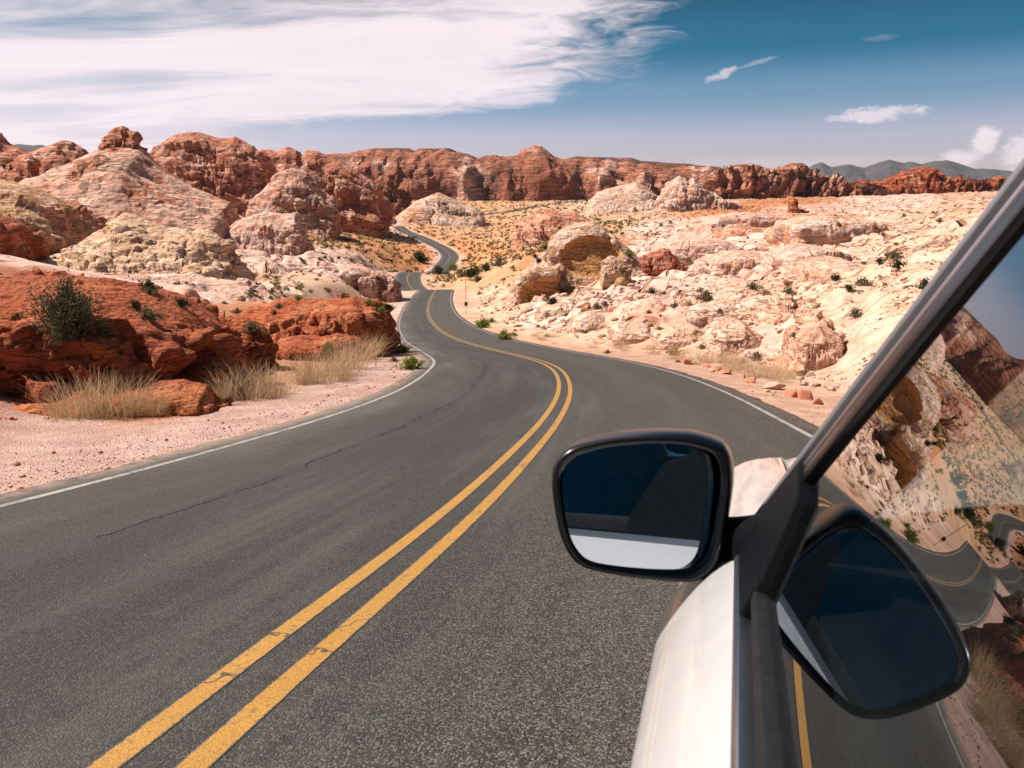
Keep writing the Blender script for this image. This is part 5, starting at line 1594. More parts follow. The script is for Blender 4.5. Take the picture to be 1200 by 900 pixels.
def box_vf(c, s):
    c, s = np.array(c, float), np.array(s, float) / 2
    V = np.array([[x, y, z] for x in (-1, 1) for y in (-1, 1) for z in (-1, 1)], float) * s + c
    F = np.array([[0, 1, 3, 2], [4, 6, 7, 5], [0, 4, 5, 1], [2, 3, 7, 6], [0, 2, 6, 4], [1, 5, 7, 3]])
    return V, F


def bevel_box(name, c, s, mat, parent, bev=0.01, seg=2):
    bm = bmesh.new()
    V, F = box_vf(c, s)
    vs = [bm.verts.new(v) for v in V]
    for f in F:
        bm.faces.new([vs[i] for i in f])
    bmesh.ops.recalc_face_normals(bm, faces=bm.faces)
    if bev:
        bmesh.ops.bevel(bm, geom=list(bm.edges), offset=bev, segments=seg, profile=0.5, affect='EDGES')
    me = bpy.data.meshes.new(name)
    bm.to_mesh(me)
    bm.free()
    me.materials.append(mat)
    for p in me.polygons:
        p.use_smooth = True
    return obj(name, me, parent)


bevel_box('blade', (0, 0, hh / 2 - 0.05), (0.13, 0.03, hh + 0.1), M['post_rust'], e, 0.008)
bevel_box('reflector', (0, -0.018, hh * 0.85), (0.09, 0.008, 0.09), simple_mat('reflector', (0.5, 0.42, 0.36), 0.4), e, 0.002)
P, _, _ = hit(546.2, 368)
e = bpy.data.objects.new('sign_pole', None)
COL.objects.link(e)
e.location = tuple(P)
tag(e, 'thin tall metal pole with a small dark box on the right verge', 'pole')
hh = float(P[1] * 40 / F_PX)
V, F = tube((0, 0, -0.2), (0, 0, hh), 0.035, 0.03, 8)
obj('pole', mesh_from('pole', V, F, M['post_dark']), e)
bevel_box('box', (0.02, -0.08, hh * 0.30), (0.42, 0.14, 0.52), M['post_dark'], e, 0.02)
bevel_box('cap', (0, 0, hh), (0.12, 0.12, 0.08), M['post_dark'], e, 0.01)

# ------------------------------------------------------------------ the car
HEAD, NOSE = math.radians(14.5), math.radians(-7.0)
ax = np.array([math.sin(HEAD) * math.cos(NOSE), math.cos(HEAD) * math.cos(NOSE), math.sin(NOSE)])
lf = np.array([-math.cos(HEAD), math.sin(HEAD), 0.0])
up = np.cross(-lf, ax)
GW = -1.37                                     # the tyres' ground below the camera, in the car's own upright
car = bpy.data.objects.new('white_car', None)
COL.objects.link(car)
mw = Matrix.Identity(4)
for r_ in range(3):
    mw[r_][0], mw[r_][1], mw[r_][2] = ax[r_], lf[r_], up[r_]
    mw[r_][3] = up[r_] * GW
car.matrix_world = mw
tag(car, 'white car with a black door mirror and silver window trim on the asphalt', 'car')
MID = -0.83                                    # the car's centre line (v)


def paint():
    m, T = new_mat('white_car_paint')
    geo = T.node('ShaderNodeNewGeometry')
    n = T.noise(geo.outputs['Position'], 3.0, 3, 0.5)
    c = T.mix(n, (0.52, 0.505, 0.515), (0.55, 0.535, 0.545))
    dust = T.noise(geo.outputs['Position'], 14.0, 5, 0.65)
    c = T.mix(T.ramp(dust, 0.5, 0.8, 0.0, 0.10), c, (0.62, 0.53, 0.46))
    finish(T, **{'Base Color': c, 'Roughness': T.ramp(dust, 0.3, 0.8, 0.22, 0.42), 'Coat Weight': 0.9, 'Coat Roughness': 0.05, 'Specular IOR Level': 0.5})
    return m


def glass(name, tint, ior):
    m, T = new_mat(name)
    geo = T.node('ShaderNodeNewGeometry')
    cosi = T.math('ABSOLUTE', T.node('ShaderNodeVectorMath', operation='DOT_PRODUCT', i_0=geo.outputs['Normal'], i_1=geo.outputs['Incoming']).outputs['Value'])
    # two faces of the pane reflect: Schlick with a doubled base reflectance
    fr_ = T.math('ADD', ior, T.math('MULTIPLY', 1.0 - ior, T.math('POWER', T.math('SUBTRACT', 1.0, cosi), 3.0)))
    tr = T.node('ShaderNodeBsdfTransparent', i_Color=(*tint, 1))
    gl = T.node('ShaderNodeBsdfGlossy', i_Color=(0.95, 0.97, 1.0, 1), i_Roughness=0.0)
    mx = T.node('ShaderNodeMixShader', i_0=fr_, i_1=tr.outputs[0], i_2=gl.outputs[0])
    T.node('ShaderNodeOutputMaterial', i_Surface=mx.outputs[0])
    return m


M['paint'] = paint()
M['side_glass'] = glass('tinted_side_glass', (0.34, 0.40, 0.40), 0.05)
M['windshield'] = glass('windshield_glass', (0.72, 0.80, 0.78), 0.08)
M['chrome'] = simple_mat('satin_chrome', (0.62, 0.62, 0.65), 0.3, 1.0, 0.05, 40)
M['silver'] = simple_mat('silver_pillar_trim', (0.24, 0.24, 0.27), 0.35, 0.4, 0.06, 30, coat=0.3)
M['gloss_black'] = simple_mat('gloss_black_plastic', (0.006, 0.007, 0.009), 0.24, 0.0, 0.1, 30, spec=0.35)
M['black'] = simple_mat('black_grained_plastic', (0.006, 0.007, 0.009), 0.5, 0.0, 0.25, 200, 0.1, spec=0.04)
M['rubber'] = simple_mat('black_rubber', (0.010, 0.011, 0.013), 0.55, 0.0, 0.25, 60, 0.2, spec=0.25)
M['cabin'] = simple_mat('dark_cabin_trim', (0.016, 0.016, 0.018), 0.75, 0.0, 0.3, 60, 0.2)
M['alloy'] = simple_mat('alloy', (0.55, 0.55, 0.57), 0.3, 0.9, 0.05)
M['lamp_glass'] = simple_mat('headlight_lens', (0.6, 0.62, 0.64), 0.05, 0.0, 0.1, 10, coat=1.0)
mg, T_ = new_mat('mirror_glass')
T_.node('ShaderNodeOutputMaterial', i_Surface=T_.node('ShaderNodeBsdfGlossy', i_Color=(0.50, 0.56, 0.62, 1), i_Roughness=0.004).outputs[0])
M['mirror'] = mg


def cv(p):
    """from camera-centred car axes (ahead, left, up) to the car object's own"""
    p = np.asarray(p, float).copy()
    p[..., 2] -= GW
    return p


def sheet(name, grid, mat, parent, thick=0.0, sub=1, flip=False, smooth_shade=True):
    grid = np.asarray(grid, float)
    nu, nv = grid.shape[:2]
    f = grid_faces(nu, nv)
    if flip:
        f = f[:, ::-1]
    me = mesh_from(name, cv(grid.reshape(-1, 3)), f, mat, smooth_shade=smooth_shade)
    o = obj(name, me, parent)
    if sub:
        md = o.modifiers.new('sub', 'SUBSURF')
        md.levels = sub
        md.render_levels = sub
    if thick:
        md = o.modifiers.new('thick', 'SOLIDIFY')
        md.thickness = thick
        md.offset = -1
    return o


def mirror_v(grid):
    g = np.array(grid, float).copy()
    g[..., 1] = 2 * MID - g[..., 1]
    return g


def gv(u, w):
    """the side glass plane: how far left it lies"""
    return -(0.144 + 0.0186 * u + 0.3958 * w) / 0.9182


def bar(name, path, prof, mat, parent, closed=True, smooth_shade=True, cap=True):
    """sweep a profile (pairs along two side vectors) along a path of (point, e1, e2)"""
    rings = []
    for p, e1, e2 in path:
        rings.append([np.asarray(p) + a * np.asarray(e1) + b * np.asarray(e2) for a, b in prof])
    rings = np.array(rings)
    n, k = rings.shape[:2]
    F = []
    for i in range(n - 1):
        for j in range(k if closed else k - 1):
            j2 = (j + 1) % k
            F.append([i * k + j, i * k + j2, (i + 1) * k + j2, (i + 1) * k + j])
    if cap and closed:
        F.append(list(range(k))[::-1])
        F.append([(n - 1) * k + j for j in range(k)])
    me = mesh_from(name, cv(rings.reshape(-1, 3)), F, mat, smooth_shade=False)
    bm = bmesh.new()
    bm.from_mesh(me)
    bmesh.ops.recalc_face_normals(bm, faces=bm.faces)
    bm.to_mesh(me)
    bm.free()
    o = obj(name, me, parent)
    if smooth_shade:
        for p in me.polygons:
            p.use_smooth = True
        md = o.modifiers.new('bev', 'BEVEL')
        md.width = 0.0015
        md.segments = 2
    return o


nG = np.array([-0.0186, -0.9182, -0.3958])      # glass normal, into the cabin (ahead, left, up)
out = -nG
BW = -0.275                                     # waistline


# --- doors: section from the waist down to the sill
def door_section(u, taper=0.0):
    return [(u, gv(u, BW) + 0.012 - taper, BW - 0.026), (u, -0.022 - taper, BW - 0.038), (u, 0.004 - taper, BW - 0.062), (u, 0.030 - taper, BW - 0.098),
            (u, 0.050 - taper, BW - 0.133), (u, 0.0525 - taper, BW - 0.141), (u, 0.053 - taper, BW - 0.152), (u, 0.058 - taper, BW - 0.20), (u, 0.070 - taper, BW - 0.30), (u, 0.078 - taper, BW - 0.42),
            (u, 0.075 - taper, BW - 0.52), (u, 0.050 - taper, BW - 0.66), (u, 0.046 - taper, BW - 0.76), (u, 0.020 - taper, BW - 0.83)]


def tap(u):
    return 0.0 if u < 0.9 else 0.030 * ((u - 0.9) / 1.3) ** 1.6


for nm, ua, ub in (('front_door', -0.10, 1.13), ('rear_door', -1.12, -0.106)):
    us = np.concatenate([[ua, ua + 0.006], np.linspace(ua + 0.05, ub - 0.05, 12), [ub - 0.006, ub]])
    g = np.array([door_section(u, tap(u)) for u in us])
    g[0, :, 1] -= 0.012
    g[-1, :, 1] -= 0.012
    d = sheet(nm, g, M['paint'], car, 0.006, 1, True)
    d2 = sheet(nm, mirror_v(g), M['paint'], car, 0.006, 1, False)
    # handle
    uc = ua + 0.16
    for side, par in ((1, d), (-1, d2)):
        v0 = 0.086
        hpath = []
        for t in np.linspace(0, 1, 7):
            vv = 0.045 + 0.045 * math.sin(math.pi * min(1, max(0, t))) ** 0.5
            vv = vv if side > 0 else 2 * MID - vv
            hpath.append(((uc + 0.22 * t, vv, BW - 0.15), (0, 0, 1), (0, side, 0)))
        bar('handle', hpath, [(-0.012, -0.006), (0.012, -0.006), (0.012, 0.006), (-0.012, 0.006)], M['paint'], par)

# --- front fender with its wheel arch, and the hood
WC, WR = 1.62, 0.335
us = np.concatenate([[1.136, 1.142], np.linspace(1.18, 2.30, 26)])


def fender_section(u):
    t = tap(u)
    drop = 0.055 * max(0, (u - 1.14) / 1.1) ** 1.5
    nose = 0.0 if u < 2.05 else 0.17 * ((u - 2.05) / 0.25) ** 2
    top = BW - 0.04 - drop - nose * 0.9
    pts = [(-0.135, top + 0.010), (-0.075, top + 0.004), (-0.030, top - 0.016), (0.004, top - 0.052), (0.028, top - 0.10), (0.040, top - 0.125), (0.054, top - 0.17), (0.062, top - 0.25), (0.066, top - 0.33)]
    low = BW - 0.80
    r = WR + 0.055
    if abs(u - WC) < r:
        low = GW + WR + math.sqrt(r * r - (u - WC) ** 2)
    a = pts[-1][1]
    low = min(low, a - 0.02)
    for k in (0.33, 0.66, 1.0):
        pts.append((0.066 - 0.02 * k + (0.018 if abs(u - WC) < r and k == 1.0 else 0), a + (low - a) * k))
    return [(u, v - t - nose, w) for v, w in pts]


g = np.array([fender_section(u) for u in us])
g[0, 2:, 1] -= 0.012
sheet('front_fender', g, M['paint'], car, 0.004, 1, True)
sheet('front_fender', mirror_v(g), M['paint'], car, 0.004, 1, False)
us_h = np.concatenate([[1.20, 1.206], np.linspace(1.24, 2.32, 14)])
hood = []
for u in us_h:
    s0 = fender_section(min(u, 2.30))[0]
    v0, w0 = s0[1] - 0.006, s0[2]
    row = []
    for k in np.linspace(0, 1, 13):
        v = v0 + (2 * MID - 2 * v0) * k
        bulge = 0.075 * (1 - (2 * k - 1) ** 4) * (1.0 if u < 2.0 else max(0.2, 1 - (u - 2.0) * 2)) + 0.012 * math.exp(-((abs(2 * k - 1) - 0.72) / 0.07) ** 2)
        row.append((u, v, w0 + bulge - 0.004))
    hood.append(row)
sheet('hood', hood, M['paint'], car, 0.004, 1, False)
# nose: bumper, grille and headlights
bump = []
for k in np.linspace(-1, 1, 17):
    u0 = 2.36 - 0.22 * abs(k) ** 3
    v = MID + k * (0.90 - 0.05)
    bump.append([(u0 - 0.10, v, -0.46), (u0, v, -0.53), (u0 + 0.06, v, -0.68), (u0 + 0.07, v, -0.86), (u0 + 0.05, v, -1.02), (u0 - 0.05, v, -1.14)])
sheet('front_bumper', bump, M['paint'], car, 0.01, 1, True)
bevel_box('grille', cv((2.40, MID, -0.70)), (0.06, 0.8, 0.16), M['gloss_black'], car, 0.02)
for sgn in (1, -1):
    bevel_box('headlight', cv((2.22, MID + sgn * 0.66, -0.56)), (0.24, 0.26, 0.13), M['lamp_glass'], car, 0.045, 3)
# cowl between hood and windshield, wiper arm
bevel_box('cowl', cv((1.17, MID, -0.335)), (0.16, 1.36, 0.05), M['black'], car, 0.015)
bar('wiper', [((1.20, -0.22, -0.285), (0, 0, 1), (1, 0, 0)), ((1.10, -0.55, -0.262), (0, 0, 1), (1, 0, 0)), ((1.06, -0.95, -0.235), (0, 0, 1), (1, 0, 0))], [(-.008, -.01), (.008, -.01), (.008, .01), (-.008, .01)], M['black'], car)

# --- windshield pillar: silver rail, dark channel, bright strip, black rim, laid along the raked glass edge
pil = []
pts_u = [(1.14, -0.335), (1.045, -0.240), (0.95, -0.145), (0.86, -0.054), (0.76, 0.042), (0.66, 0.135), (0.56, 0.205), (0.44, 0.245), (0.2, 0.275), (-0.3, 0.29), (-0.9, 0.27), (-1.5, 0.20)]
dirs = np.gradient(np.array(pts_u), axis=0)
for (u, w), (du, dw) in zip(pts_u, dirs):
    tdir = np.array([du, gv(u + du, w + dw) - gv(u, w), dw])
    tdir /= np.linalg.norm(tdir)
    e1 = np.cross(tdir, out)                      # across the pillar, in the glass plane
    e1 /= np.linalg.norm(e1)
    if e1[0] + e1[2] < 0:
        e1 = -e1                                  # forward and up
    pil.append((np.array([u, gv(u, w), w]), e1, out))


def strip_on_pillar(name, lo, hi, z0, z1, mat, par=car, first=0):
    sh = [(p + e1 * 0.0, e1, e2) for p, e1, e2 in pil[first:]]
    m_ = (lo + hi) / 2
    return bar(name, sh, [(lo, z0), (hi, z0), (hi, z1 * 0.8), (m_, z1), (lo, z1 * 0.8)], mat, par)


# offsets measured across the pillar from its outer silver edge (negative = towards the side glass)
strip_on_pillar('pillar', -0.012, 0.000, -0.03, 0.014, M['silver'])
strip_on_pillar('pillar_channel', -0.018, -0.012, -0.03, 0.003, M['black'])
strip_on_pillar('pillar_strip', -0.027, -0.018, -0.03, 0.008, M['chrome'])
strip_on_pillar('window_rim', -0.064, -0.027, -0.03, 0.008, M['gloss_black'])
strip_on_pillar('pillar_core', -0.060, 0.004, -0.075, -0.02, M['cabin'])
for o in [c for c in car.children if c.name.startswith(('pillar', 'window_rim'))]:
    me2 = o.data.copy()
    n_ = len(me2.vertices)
    co = np.zeros(n_ * 3, np.float32)
    me2.vertices.foreach_get('co', co)
    co = co.reshape(-1, 3)
    co[:, 1] = 2 * MID - co[:, 1]
    me2.vertices.foreach_set('co', co.ravel())
    me2.flip_normals()
    obj(o.name.split('.')[0], me2, car)

# --- side windows
edge_pts = [(p - e1 * 0.057) for p, e1, e2 in pil]


def glass_sheet(name, ua, ub):
    uu = np.linspace(ua, ub, 24)
    eu = np.array([e[0] for e in edge_pts])[::-1]
    ew = np.array([e[2] for e in edge_pts])[::-1]
    rows = []
    for u in uu:
        wt = float(np.interp(u, eu, ew))
        wt = max(wt, BW - 0.03)
        rows.append([(u, gv(u, w), w) for w in np.linspace(BW - 0.035, wt, 6)])
    return sheet(name, rows, M['side_glass'], car, 0, 0), rows


_, rows = glass_sheet('side_window', -0.10, 1.045)
sheet('side_window', mirror_v(rows), M['windshield'], car, 0, 0)
_, rows = glass_sheet('side_window', -1.10, -0.16)
sheet('side_window', mirror_v(rows), M['windshield'], car, 0, 0)
for mir in (False, True):
    q = [[(-0.16, gv(-0.16, w) + 0.004, w), (-0.10, gv(-0.10, w) + 0.004, w)] for w in np.linspace(BW - 0.03, 0.215, 5)]
    sheet('door_pillar', mirror_v(q) if mir else q, M['gloss_black'], car, 0.02, 0, mir)

# waist trim: chrome moulding outside, rubber wiper inside
for lo, z0, z1, w0, nm, mt in ((0.0, 0.002, 0.016, BW - 0.030, 'waist_moulding', 'chrome'), (0.0, 0.001, 0.010, BW - 0.006, 'window_seal', 'rubber')):
    for ua, ub in ((-0.10, 1.10), (-1.10, -0.106)):
        path = [((u, gv(u, w0) - tap(u) * 0.3, w0), (0, 0, 1), out) for u in np.linspace(ua, ub, 10)]
        hgt = 0.022 if nm == 'waist_moulding' else 0.030
        bar(nm, path, [(-hgt / 2, z0 - 0.01), (hgt / 2, z0 - 0.01), (hgt / 2 * 0.8, z1 * 0.7), (0, z1), (-hgt / 2 * 0.8, z1 * 0.7)], M[mt], car)
        path2 = [((p[0], 2 * MID - p[1], p[2]), a, (b[0], -b[1], b[2])) for p, a, b in path]
        bar(nm, path2, [(-hgt / 2, z0 - 0.01), (hgt / 2, z0 - 0.01), (hgt / 2 * 0.8, z1 * 0.7), (0, z1), (-hgt / 2 * 0.8, z1 * 0.7)], M[mt], car)

# black corner plate that carries the mirror
plate = np.array([[1.075, BW - 0.03], [1.045, -0.250], [0.945, -0.165], [0.845, -0.185], [0.822, -0.225], [0.800, BW + 0.005], [0.800, BW - 0.03]])
V, F = [], []
for off in (0.013, -0.01):
    for u, w in plate:
        V.append([u, gv(u, w) + off * 0.92, w + off * 0.4])
k = len(plate)
F = [list(range(k)), list(range(2 * k - 1, k - 1, -1))] + [[i, (i + 1) % k, k + (i + 1) % k, k + i][::-1] for i in range(k)]
for mir in (False, True):
    VV = np.array(V)
    FF = F
    if mir:
        VV = mirror_v(VV)
        FF = [f[::-1] for f in F]
    me = mesh_from('corner_plate', cv(VV), FF, M['black'], smooth_shade=False)
    o = obj('corner_plate', me, car)
    md = o.modifiers.new('bev', 'BEVEL')
    md.width = 0.004
    md.segments = 2

# --- door mirror
# rim outline in (left, up), going round from the inner top; the shell bulges ahead of it
rim = np.array([(-0.004, -0.160), (0.03, -0.152), (0.075, -0.152), (0.12, -0.157), (0.155, -0.165), (0.178, -0.175), (0.192, -0.193), (0.195, -0.215), (0.190, -0.25), (0.181, -0.285), (0.168, -0.309), (0.150, -0.323),
                (0.115, -0.330), (0.075, -0.334), (0.035, -0.336), (0.012, -0.334), (-0.006, -0.322), (-0.016, -0.300), (-0.022, -0.26), (-0.026, -0.215), (-0.024, -0.185), (-0.016, -0.168)])


def smooth_loop(P, n=72):
    P = np.asarray(P)
    k = len(P)
    t = np.linspace(0, k, n, endpoint=False)
    o_ = []
    for x in t:
        i = int(x)
        f = x - i
        p0, p1, p2, p3 = P[(i - 1) % k], P[i % k], P[(i + 1) % k], P[(i + 2) % k]
        o_.append(0.5 * ((2 * p1) + (-p0 + p2) * f + (2 * p0 - 5 * p1 + 4 * p2 - p3) * f * f + (-p0 + 3 * p1 - 3 * p2 + p3) * f ** 3))
    return np.array(o_)


R0 = smooth_loop(rim)
cen = np.array([0.082, -0.245])
# the mirror's face looks back and in towards the driver's seat
mdir = np.array([-1.0, -0.37, 0.118])
mdir /= np.linalg.norm(mdir)


def face_u(v, w, back=0.0):
    """lies on the tilted face through the rim centre"""
    return 1.0 + back - (mdir[1] * (v - cen[0]) * 0.55 + mdir[2] * (w - cen[1]) * 0.4) / mdir[0]


rings = []
prof = [(0.86, 0.020), (0.885, 0.002), (0.93, -0.004), (0.975, -0.001), (1.0, 0.008), (1.012, 0.025), (1.010, 0.045), (0.985, 0.075), (0.92, 0.105), (0.78, 0.130), (0.55, 0.147), (0.28, 0.155), (0.02, 0.157)]
for sc2, bk in prof:
    q = cen + (R0 - cen) * sc2
    rings.append([(face_u(v, w) + bk, v, w) for v, w in q])
rings = np.array(rings)
nr, k = rings.shape[:2]
F = [[i * k + j, i * k + (j + 1) % k, (i + 1) * k + (j + 1) % k, (i + 1) * k + j] for i in range(nr - 1) for j in range(k)]
F.append([(nr - 1) * k + j for j in range(k)])
me = mesh_from('door_mirror', cv(rings.reshape(-1, 3)), F, M['gloss_black'])
bm = bmesh.new()
bm.from_mesh(me)
bmesh.ops.recalc_face_normals(bm, faces=bm.faces)
bm.to_mesh(me)
bm.free()
mirror_o = obj('door_mirror', me, car)
gl_pts = [cen + (q - cen) * 0.87 for q in R0]
pc = np.array([1.004 + 0.012, cen[0], cen[1]])
V = [pc] + [np.array([pc[0] - (mdir[1] * (v - cen[0]) + mdir[2] * (w - cen[1])) / mdir[0] , v, w]) for v, w in gl_pts]
n_ = len(gl_pts)
F = [[0, 1 + (i + 1) % n_, 1 + i] for i in range(n_)]
me = mesh_from('mirror_glass', cv(np.array(V)), F, M['mirror'], smooth_shade=False)
bm = bmesh.new()
bm.from_mesh(me)
bmesh.ops.recalc_face_normals(bm, faces=bm.faces)
bm.to_mesh(me)
bm.free()
obj('mirror_glass', me, mirror_o)
arm = []
for t in np.linspace(0, 1, 8):
    p = np.array([1.075, -0.004, -0.297]) * (1 - t) + np.array([0.975, -0.070, -0.275]) * t
    s_ = 1.0 + 0.35 * t * t
    arm.append((p, (0, 0, s_), (s_, 0.35, 0)))
an = np.linspace(0, 2 * np.pi, 14, endpoint=False)
bar('mirror_arm', arm, [(0.028 * np.sign(math.cos(a_)) * abs(math.cos(a_)) ** 0.5, 0.042 * np.sign(math.sin(a_)) * abs(math.sin(a_)) ** 0.5) for a_ in an], M['black'], mirror_o)

# --- roof, windshield, far pillars, tail
roof = []
for u in np.linspace(0.52, -1.6, 14):
    w_e = float(np.interp(u, [p[0][0] for p in pil][::-1], [p[0][2] for p in pil][::-1]))
    ve = gv(u, w_e) - 0.012
    roof.append([(u, ve + (2 * MID - 2 * ve) * k, w_e + 0.008 + 0.05 * (1 - (2 * k - 1) ** 2)) for k in np.linspace(0, 1, 11)])
sheet('roof', roof, M['paint'], car, 0.02, 1, True)
ws = []
for u, w in [(1.15, -0.325), (1.00, -0.185), (0.85, -0.038), (0.70, 0.10), (0.56, 0.205)]:
    ve = gv(u, w) - 0.014
    ws.append([(u + 0.12 * (1 - (2 * k - 1) ** 2), ve + (2 * MID - 2 * ve) * k, w) for k in np.linspace(0, 1, 11)])
sheet('windshield', ws, M['windshield'], car, 0, 1, False)
tail = []
for k in np.linspace(0, 1, 11):
    row = []
    for u, w in [(-1.60, 0.21), (-1.95, 0.02), (-2.12, -0.28), (-2.16, -0.55), (-2.16, -0.85), (-2.05, -1.12)]:
        inset = 0.10 + max(0, 0.26 * (w + 0.3))
        ve = 0.06 - inset * (1 if w > -0.3 else 0.5)
        row.append((u + 0.08 * (2 * k - 1) ** 2, ve + (2 * MID - 2 * ve) * k, w))
    tail.append(row)
sheet('tailgate', tail, M['paint'], car, 0.01, 1, False)
us = np.linspace(-1.126, -2.10, 16)
q = []
for u in us:
    sec = door_section(u, 0.05 * max(0, (-u - 1.5) / 0.6) ** 2)
    low = BW - 0.83
    r = WR + 0.055
    if abs(u + 1.30) < r:
        low = GW + WR + math.sqrt(r * r - (u + 1.30) ** 2)
    q.append([(a_, b_, max(c_, low)) for a_, b_, c_ in sec])
sheet('rear_quarter', q, M['paint'], car, 0.006, 0, False)
sheet('rear_quarter', mirror_v(q), M['paint'], car, 0.006, 0, True)
qp = [[(u, gv(u, w) + 0.002, w) for w in np.linspace(BW - 0.03, float(np.interp(u, [-2.1, -1.6, -1.1], [-0.25, 0.17, 0.22])), 4)] for u in np.linspace(-1.10, -2.10, 8)]
sheet('rear_pillar', qp, M['paint'], car, 0.02, 0, True)
sheet('rear_pillar', mirror_v(qp), M['paint'], car, 0.02, 0, False)

# --- cabin: floor, dashboard, wheel, seats, inner doors
bevel_box('cabin_floor', cv((0.0, MID, -1.05)), (3.4, 1.62, 0.12), M['cabin'], car, 0.03)
bevel_box('firewall', cv((1.22, MID, -0.72)), (0.12, 1.60, 0.62), M['cabin'], car, 0.03)
dash = []
for k in np.linspace(0, 1, 13):
    v = -0.11 + (2 * MID + 0.22) * k
    hump = 0.05 * math.exp(-((v + 0.48) / 0.16) ** 2)
    dash.append([(1.20, v, -0.36), (1.05, v, -0.325), (0.86, v, -0.305 + hump * 0.5), (0.70, v, -0.315 + hump), (0.62, v, -0.38 + hump * 0.6), (0.60, v, -0.50), (0.66, v, -0.68)])
sheet('dashboard', dash, M['cabin'], car, 0.02, 1, False)
bm = bmesh.new()
n1_, n2_ = 40, 10
vs = []
for i in range(n1_):
    a_ = 2 * math.pi * i / n1_
    for j in range(n2_):
        b_ = 2 * math.pi * j / n2_
        rr = 0.185 + 0.015 * math.cos(b_)
        vs.append(bm.verts.new((0.015 * math.sin(b_), rr * math.cos(a_), rr * math.sin(a_))))
for i in range(n1_):
    for j in range(n2_):
        bm.faces.new([vs[i * n2_ + j], vs[((i + 1) % n1_) * n2_ + j], vs[((i + 1) % n1_) * n2_ + (j + 1) % n2_], vs[i * n2_ + (j + 1) % n2_]])
bmesh.ops.create_cube(bm, size=1.0, matrix=Matrix.Diagonal((0.03, 0.34, 0.05, 1)))
bmesh.ops.create_cube(bm, size=1.0, matrix=Matrix.Diagonal((0.05, 0.12, 0.12, 1)))
me = bpy.data.meshes.new('steering_wheel')
bm.to_mesh(me)
bm.free()
me.materials.append(M['cabin'])
sw = obj('steering_wheel', me, car)
sw.location = tuple(cv((0.50, -0.48, -0.36)))
sw.rotation_euler = (0, math.radians(24), 0)
for v in (-0.48, 2 * MID + 0.48):
    st = bpy.data.objects.new('seat', None)
    COL.objects.link(st)
    st.parent = car
    bevel_box('cushion', cv((0.02, v, -0.80)), (0.52, 0.50, 0.16), M['cabin'], st, 0.06, 3)
    b_ = bevel_box('backrest', (0, 0, 0), (0.16, 0.50, 0.66), M['cabin'], st, 0.07, 3)
    b_.location = tuple(cv((-0.30, v, -0.44)))
    b_.rotation_euler = (0, math.radians(-14), 0)
    h_ = bevel_box('headrest', cv((-0.42, v, -0.02)), (0.10, 0.26, 0.17), M['cabin'], st, 0.045, 3)
bevel_box('rear_seat', cv((-1.25, MID, -0.55)), (0.30, 1.40, 0.75), M['cabin'], car, 0.08, 3)
for sgn in (1, -1):
    bevel_box('door_lining', cv((0.0, MID + sgn * 0.765, -0.62)), (2.1, 0.06, 0.62), M['cabin'], car, 0.02)
ceil_ = [[(u, v, (0.16 if u < 0.4 else 0.16 - (u - 0.4) * 0.2) + 0.04 * (1 - ((v - MID) / 0.66) ** 2)) for v in np.linspace(MID + 0.60, MID - 0.60, 7)] for u in np.linspace(0.5, -1.6, 8)]
sheet('headliner', ceil_, M['cabin'], car, 0.01, 0, False)
bevel_box('rear_view_mirror', cv((0.72, MID, 0.03)), (0.035, 0.25, 0.07), M['black'], car, 0.015)

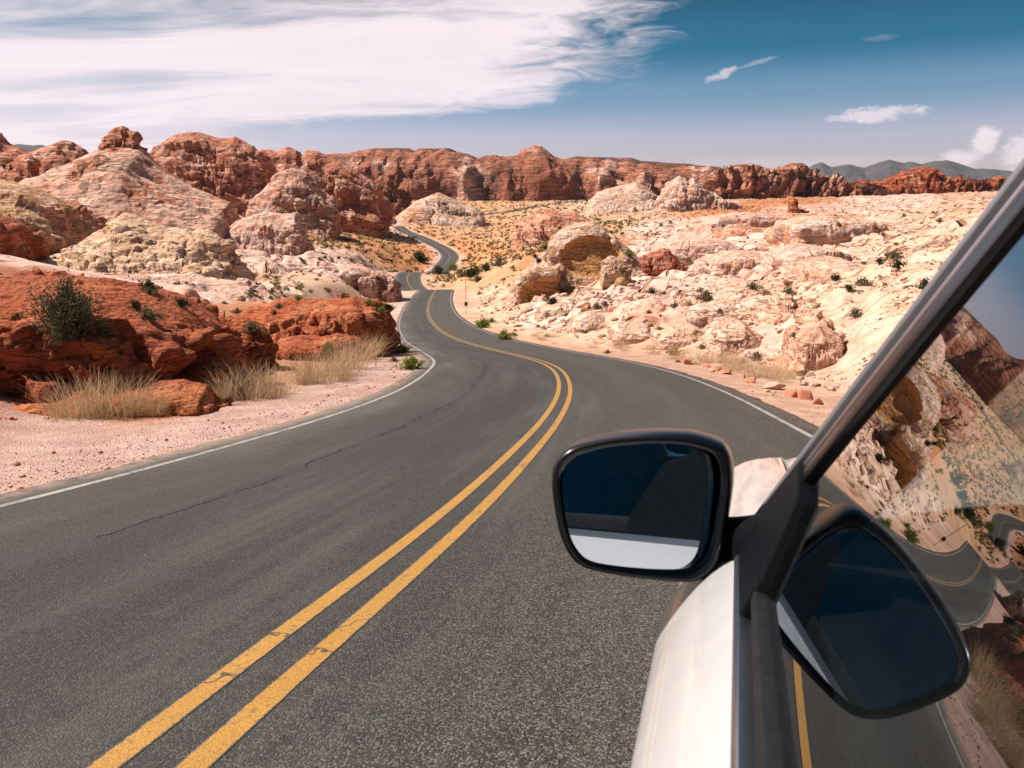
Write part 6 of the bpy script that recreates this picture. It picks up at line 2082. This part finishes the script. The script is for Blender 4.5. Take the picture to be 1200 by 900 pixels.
# --- wheels
for u in (WC, -1.30):
    for sgn in (1, -1):
        vc = MID + sgn * 0.78
        e = bpy.data.objects.new('wheel', None)
        COL.objects.link(e)
        e.parent = car
        e.location = tuple(cv((u, vc, GW + WR)))
        prof = [(0.215, -0.10), (0.30, -0.11), (0.33, -0.09), (0.335, -0.05), (0.335, 0.05), (0.33, 0.09), (0.30, 0.11), (0.215, 0.10)]
        n1_ = 48
        V = np.array([[r_ * math.cos(a_), v_ * 1.0, r_ * math.sin(a_)] for a_ in np.linspace(0, 2 * math.pi, n1_, endpoint=False) for r_, v_ in prof])
        kk = len(prof)
        F = [[i * kk + j, i * kk + j + 1, ((i + 1) % n1_) * kk + j + 1, ((i + 1) % n1_) * kk + j] for i in range(n1_) for j in range(kk - 1)]
        ty = obj('tyre', mesh_from('tyre', V, F, M['rubber']), e)
        parts = []
        for a_ in np.linspace(0, 2 * math.pi, 5, endpoint=False):
            parts.append(tube((0.03 * math.cos(a_), sgn * 0.07, 0.03 * math.sin(a_)), (0.215 * math.cos(a_), sgn * 0.08, 0.215 * math.sin(a_)), 0.03, 0.022, 8))
        parts.append(tube((0, sgn * 0.05, 0), (0, sgn * 0.09, 0), 0.06, 0.05, 16))
        an = np.linspace(0, 2 * math.pi, 40, endpoint=False)
        ringp = [(0.218, -0.10), (0.20, -0.09), (0.195, 0.0), (0.20, 0.09), (0.218, 0.10)]
        V = np.array([[r_ * math.cos(a_), v_, r_ * math.sin(a_)] for a_ in an for r_, v_ in ringp])
        kk = len(ringp)
        F = np.array([[i * kk + j, i * kk + j + 1, ((i + 1) % 40) * kk + j + 1, ((i + 1) % 40) * kk + j] for i in range(40) for j in range(kk - 1)])
        parts.append((V, F))
        V, F = join_vf(parts)
        obj('rim', mesh_from('rim', V, F, M['alloy']), e)

# ------------------------------------------------------------------ the air
m, T = new_mat('thin_desert_haze')
vol = T.node('ShaderNodeVolumePrincipled')
vol.inputs['Color'].default_value = (0.80, 0.88, 1.0, 1)
vol.inputs['Density'].default_value = 1.7e-5
vol.inputs['Anisotropy'].default_value = 0.2
T.node('ShaderNodeOutputMaterial', i_Volume=vol.outputs[0])
V, F = box_vf((0, 0, 200.0), (60000.0, 60000.0, 1000.0))
me = mesh_from('haze', V, [list(map(int, f)) for f in F], m, smooth_shade=False)
bm = bmesh.new()
bm.from_mesh(me)
bmesh.ops.recalc_face_normals(bm, faces=bm.faces)
bm.to_mesh(me)
bm.free()
tag(obj('haze', me), 'thin pale air over the whole desert', 'haze', kind='stuff')
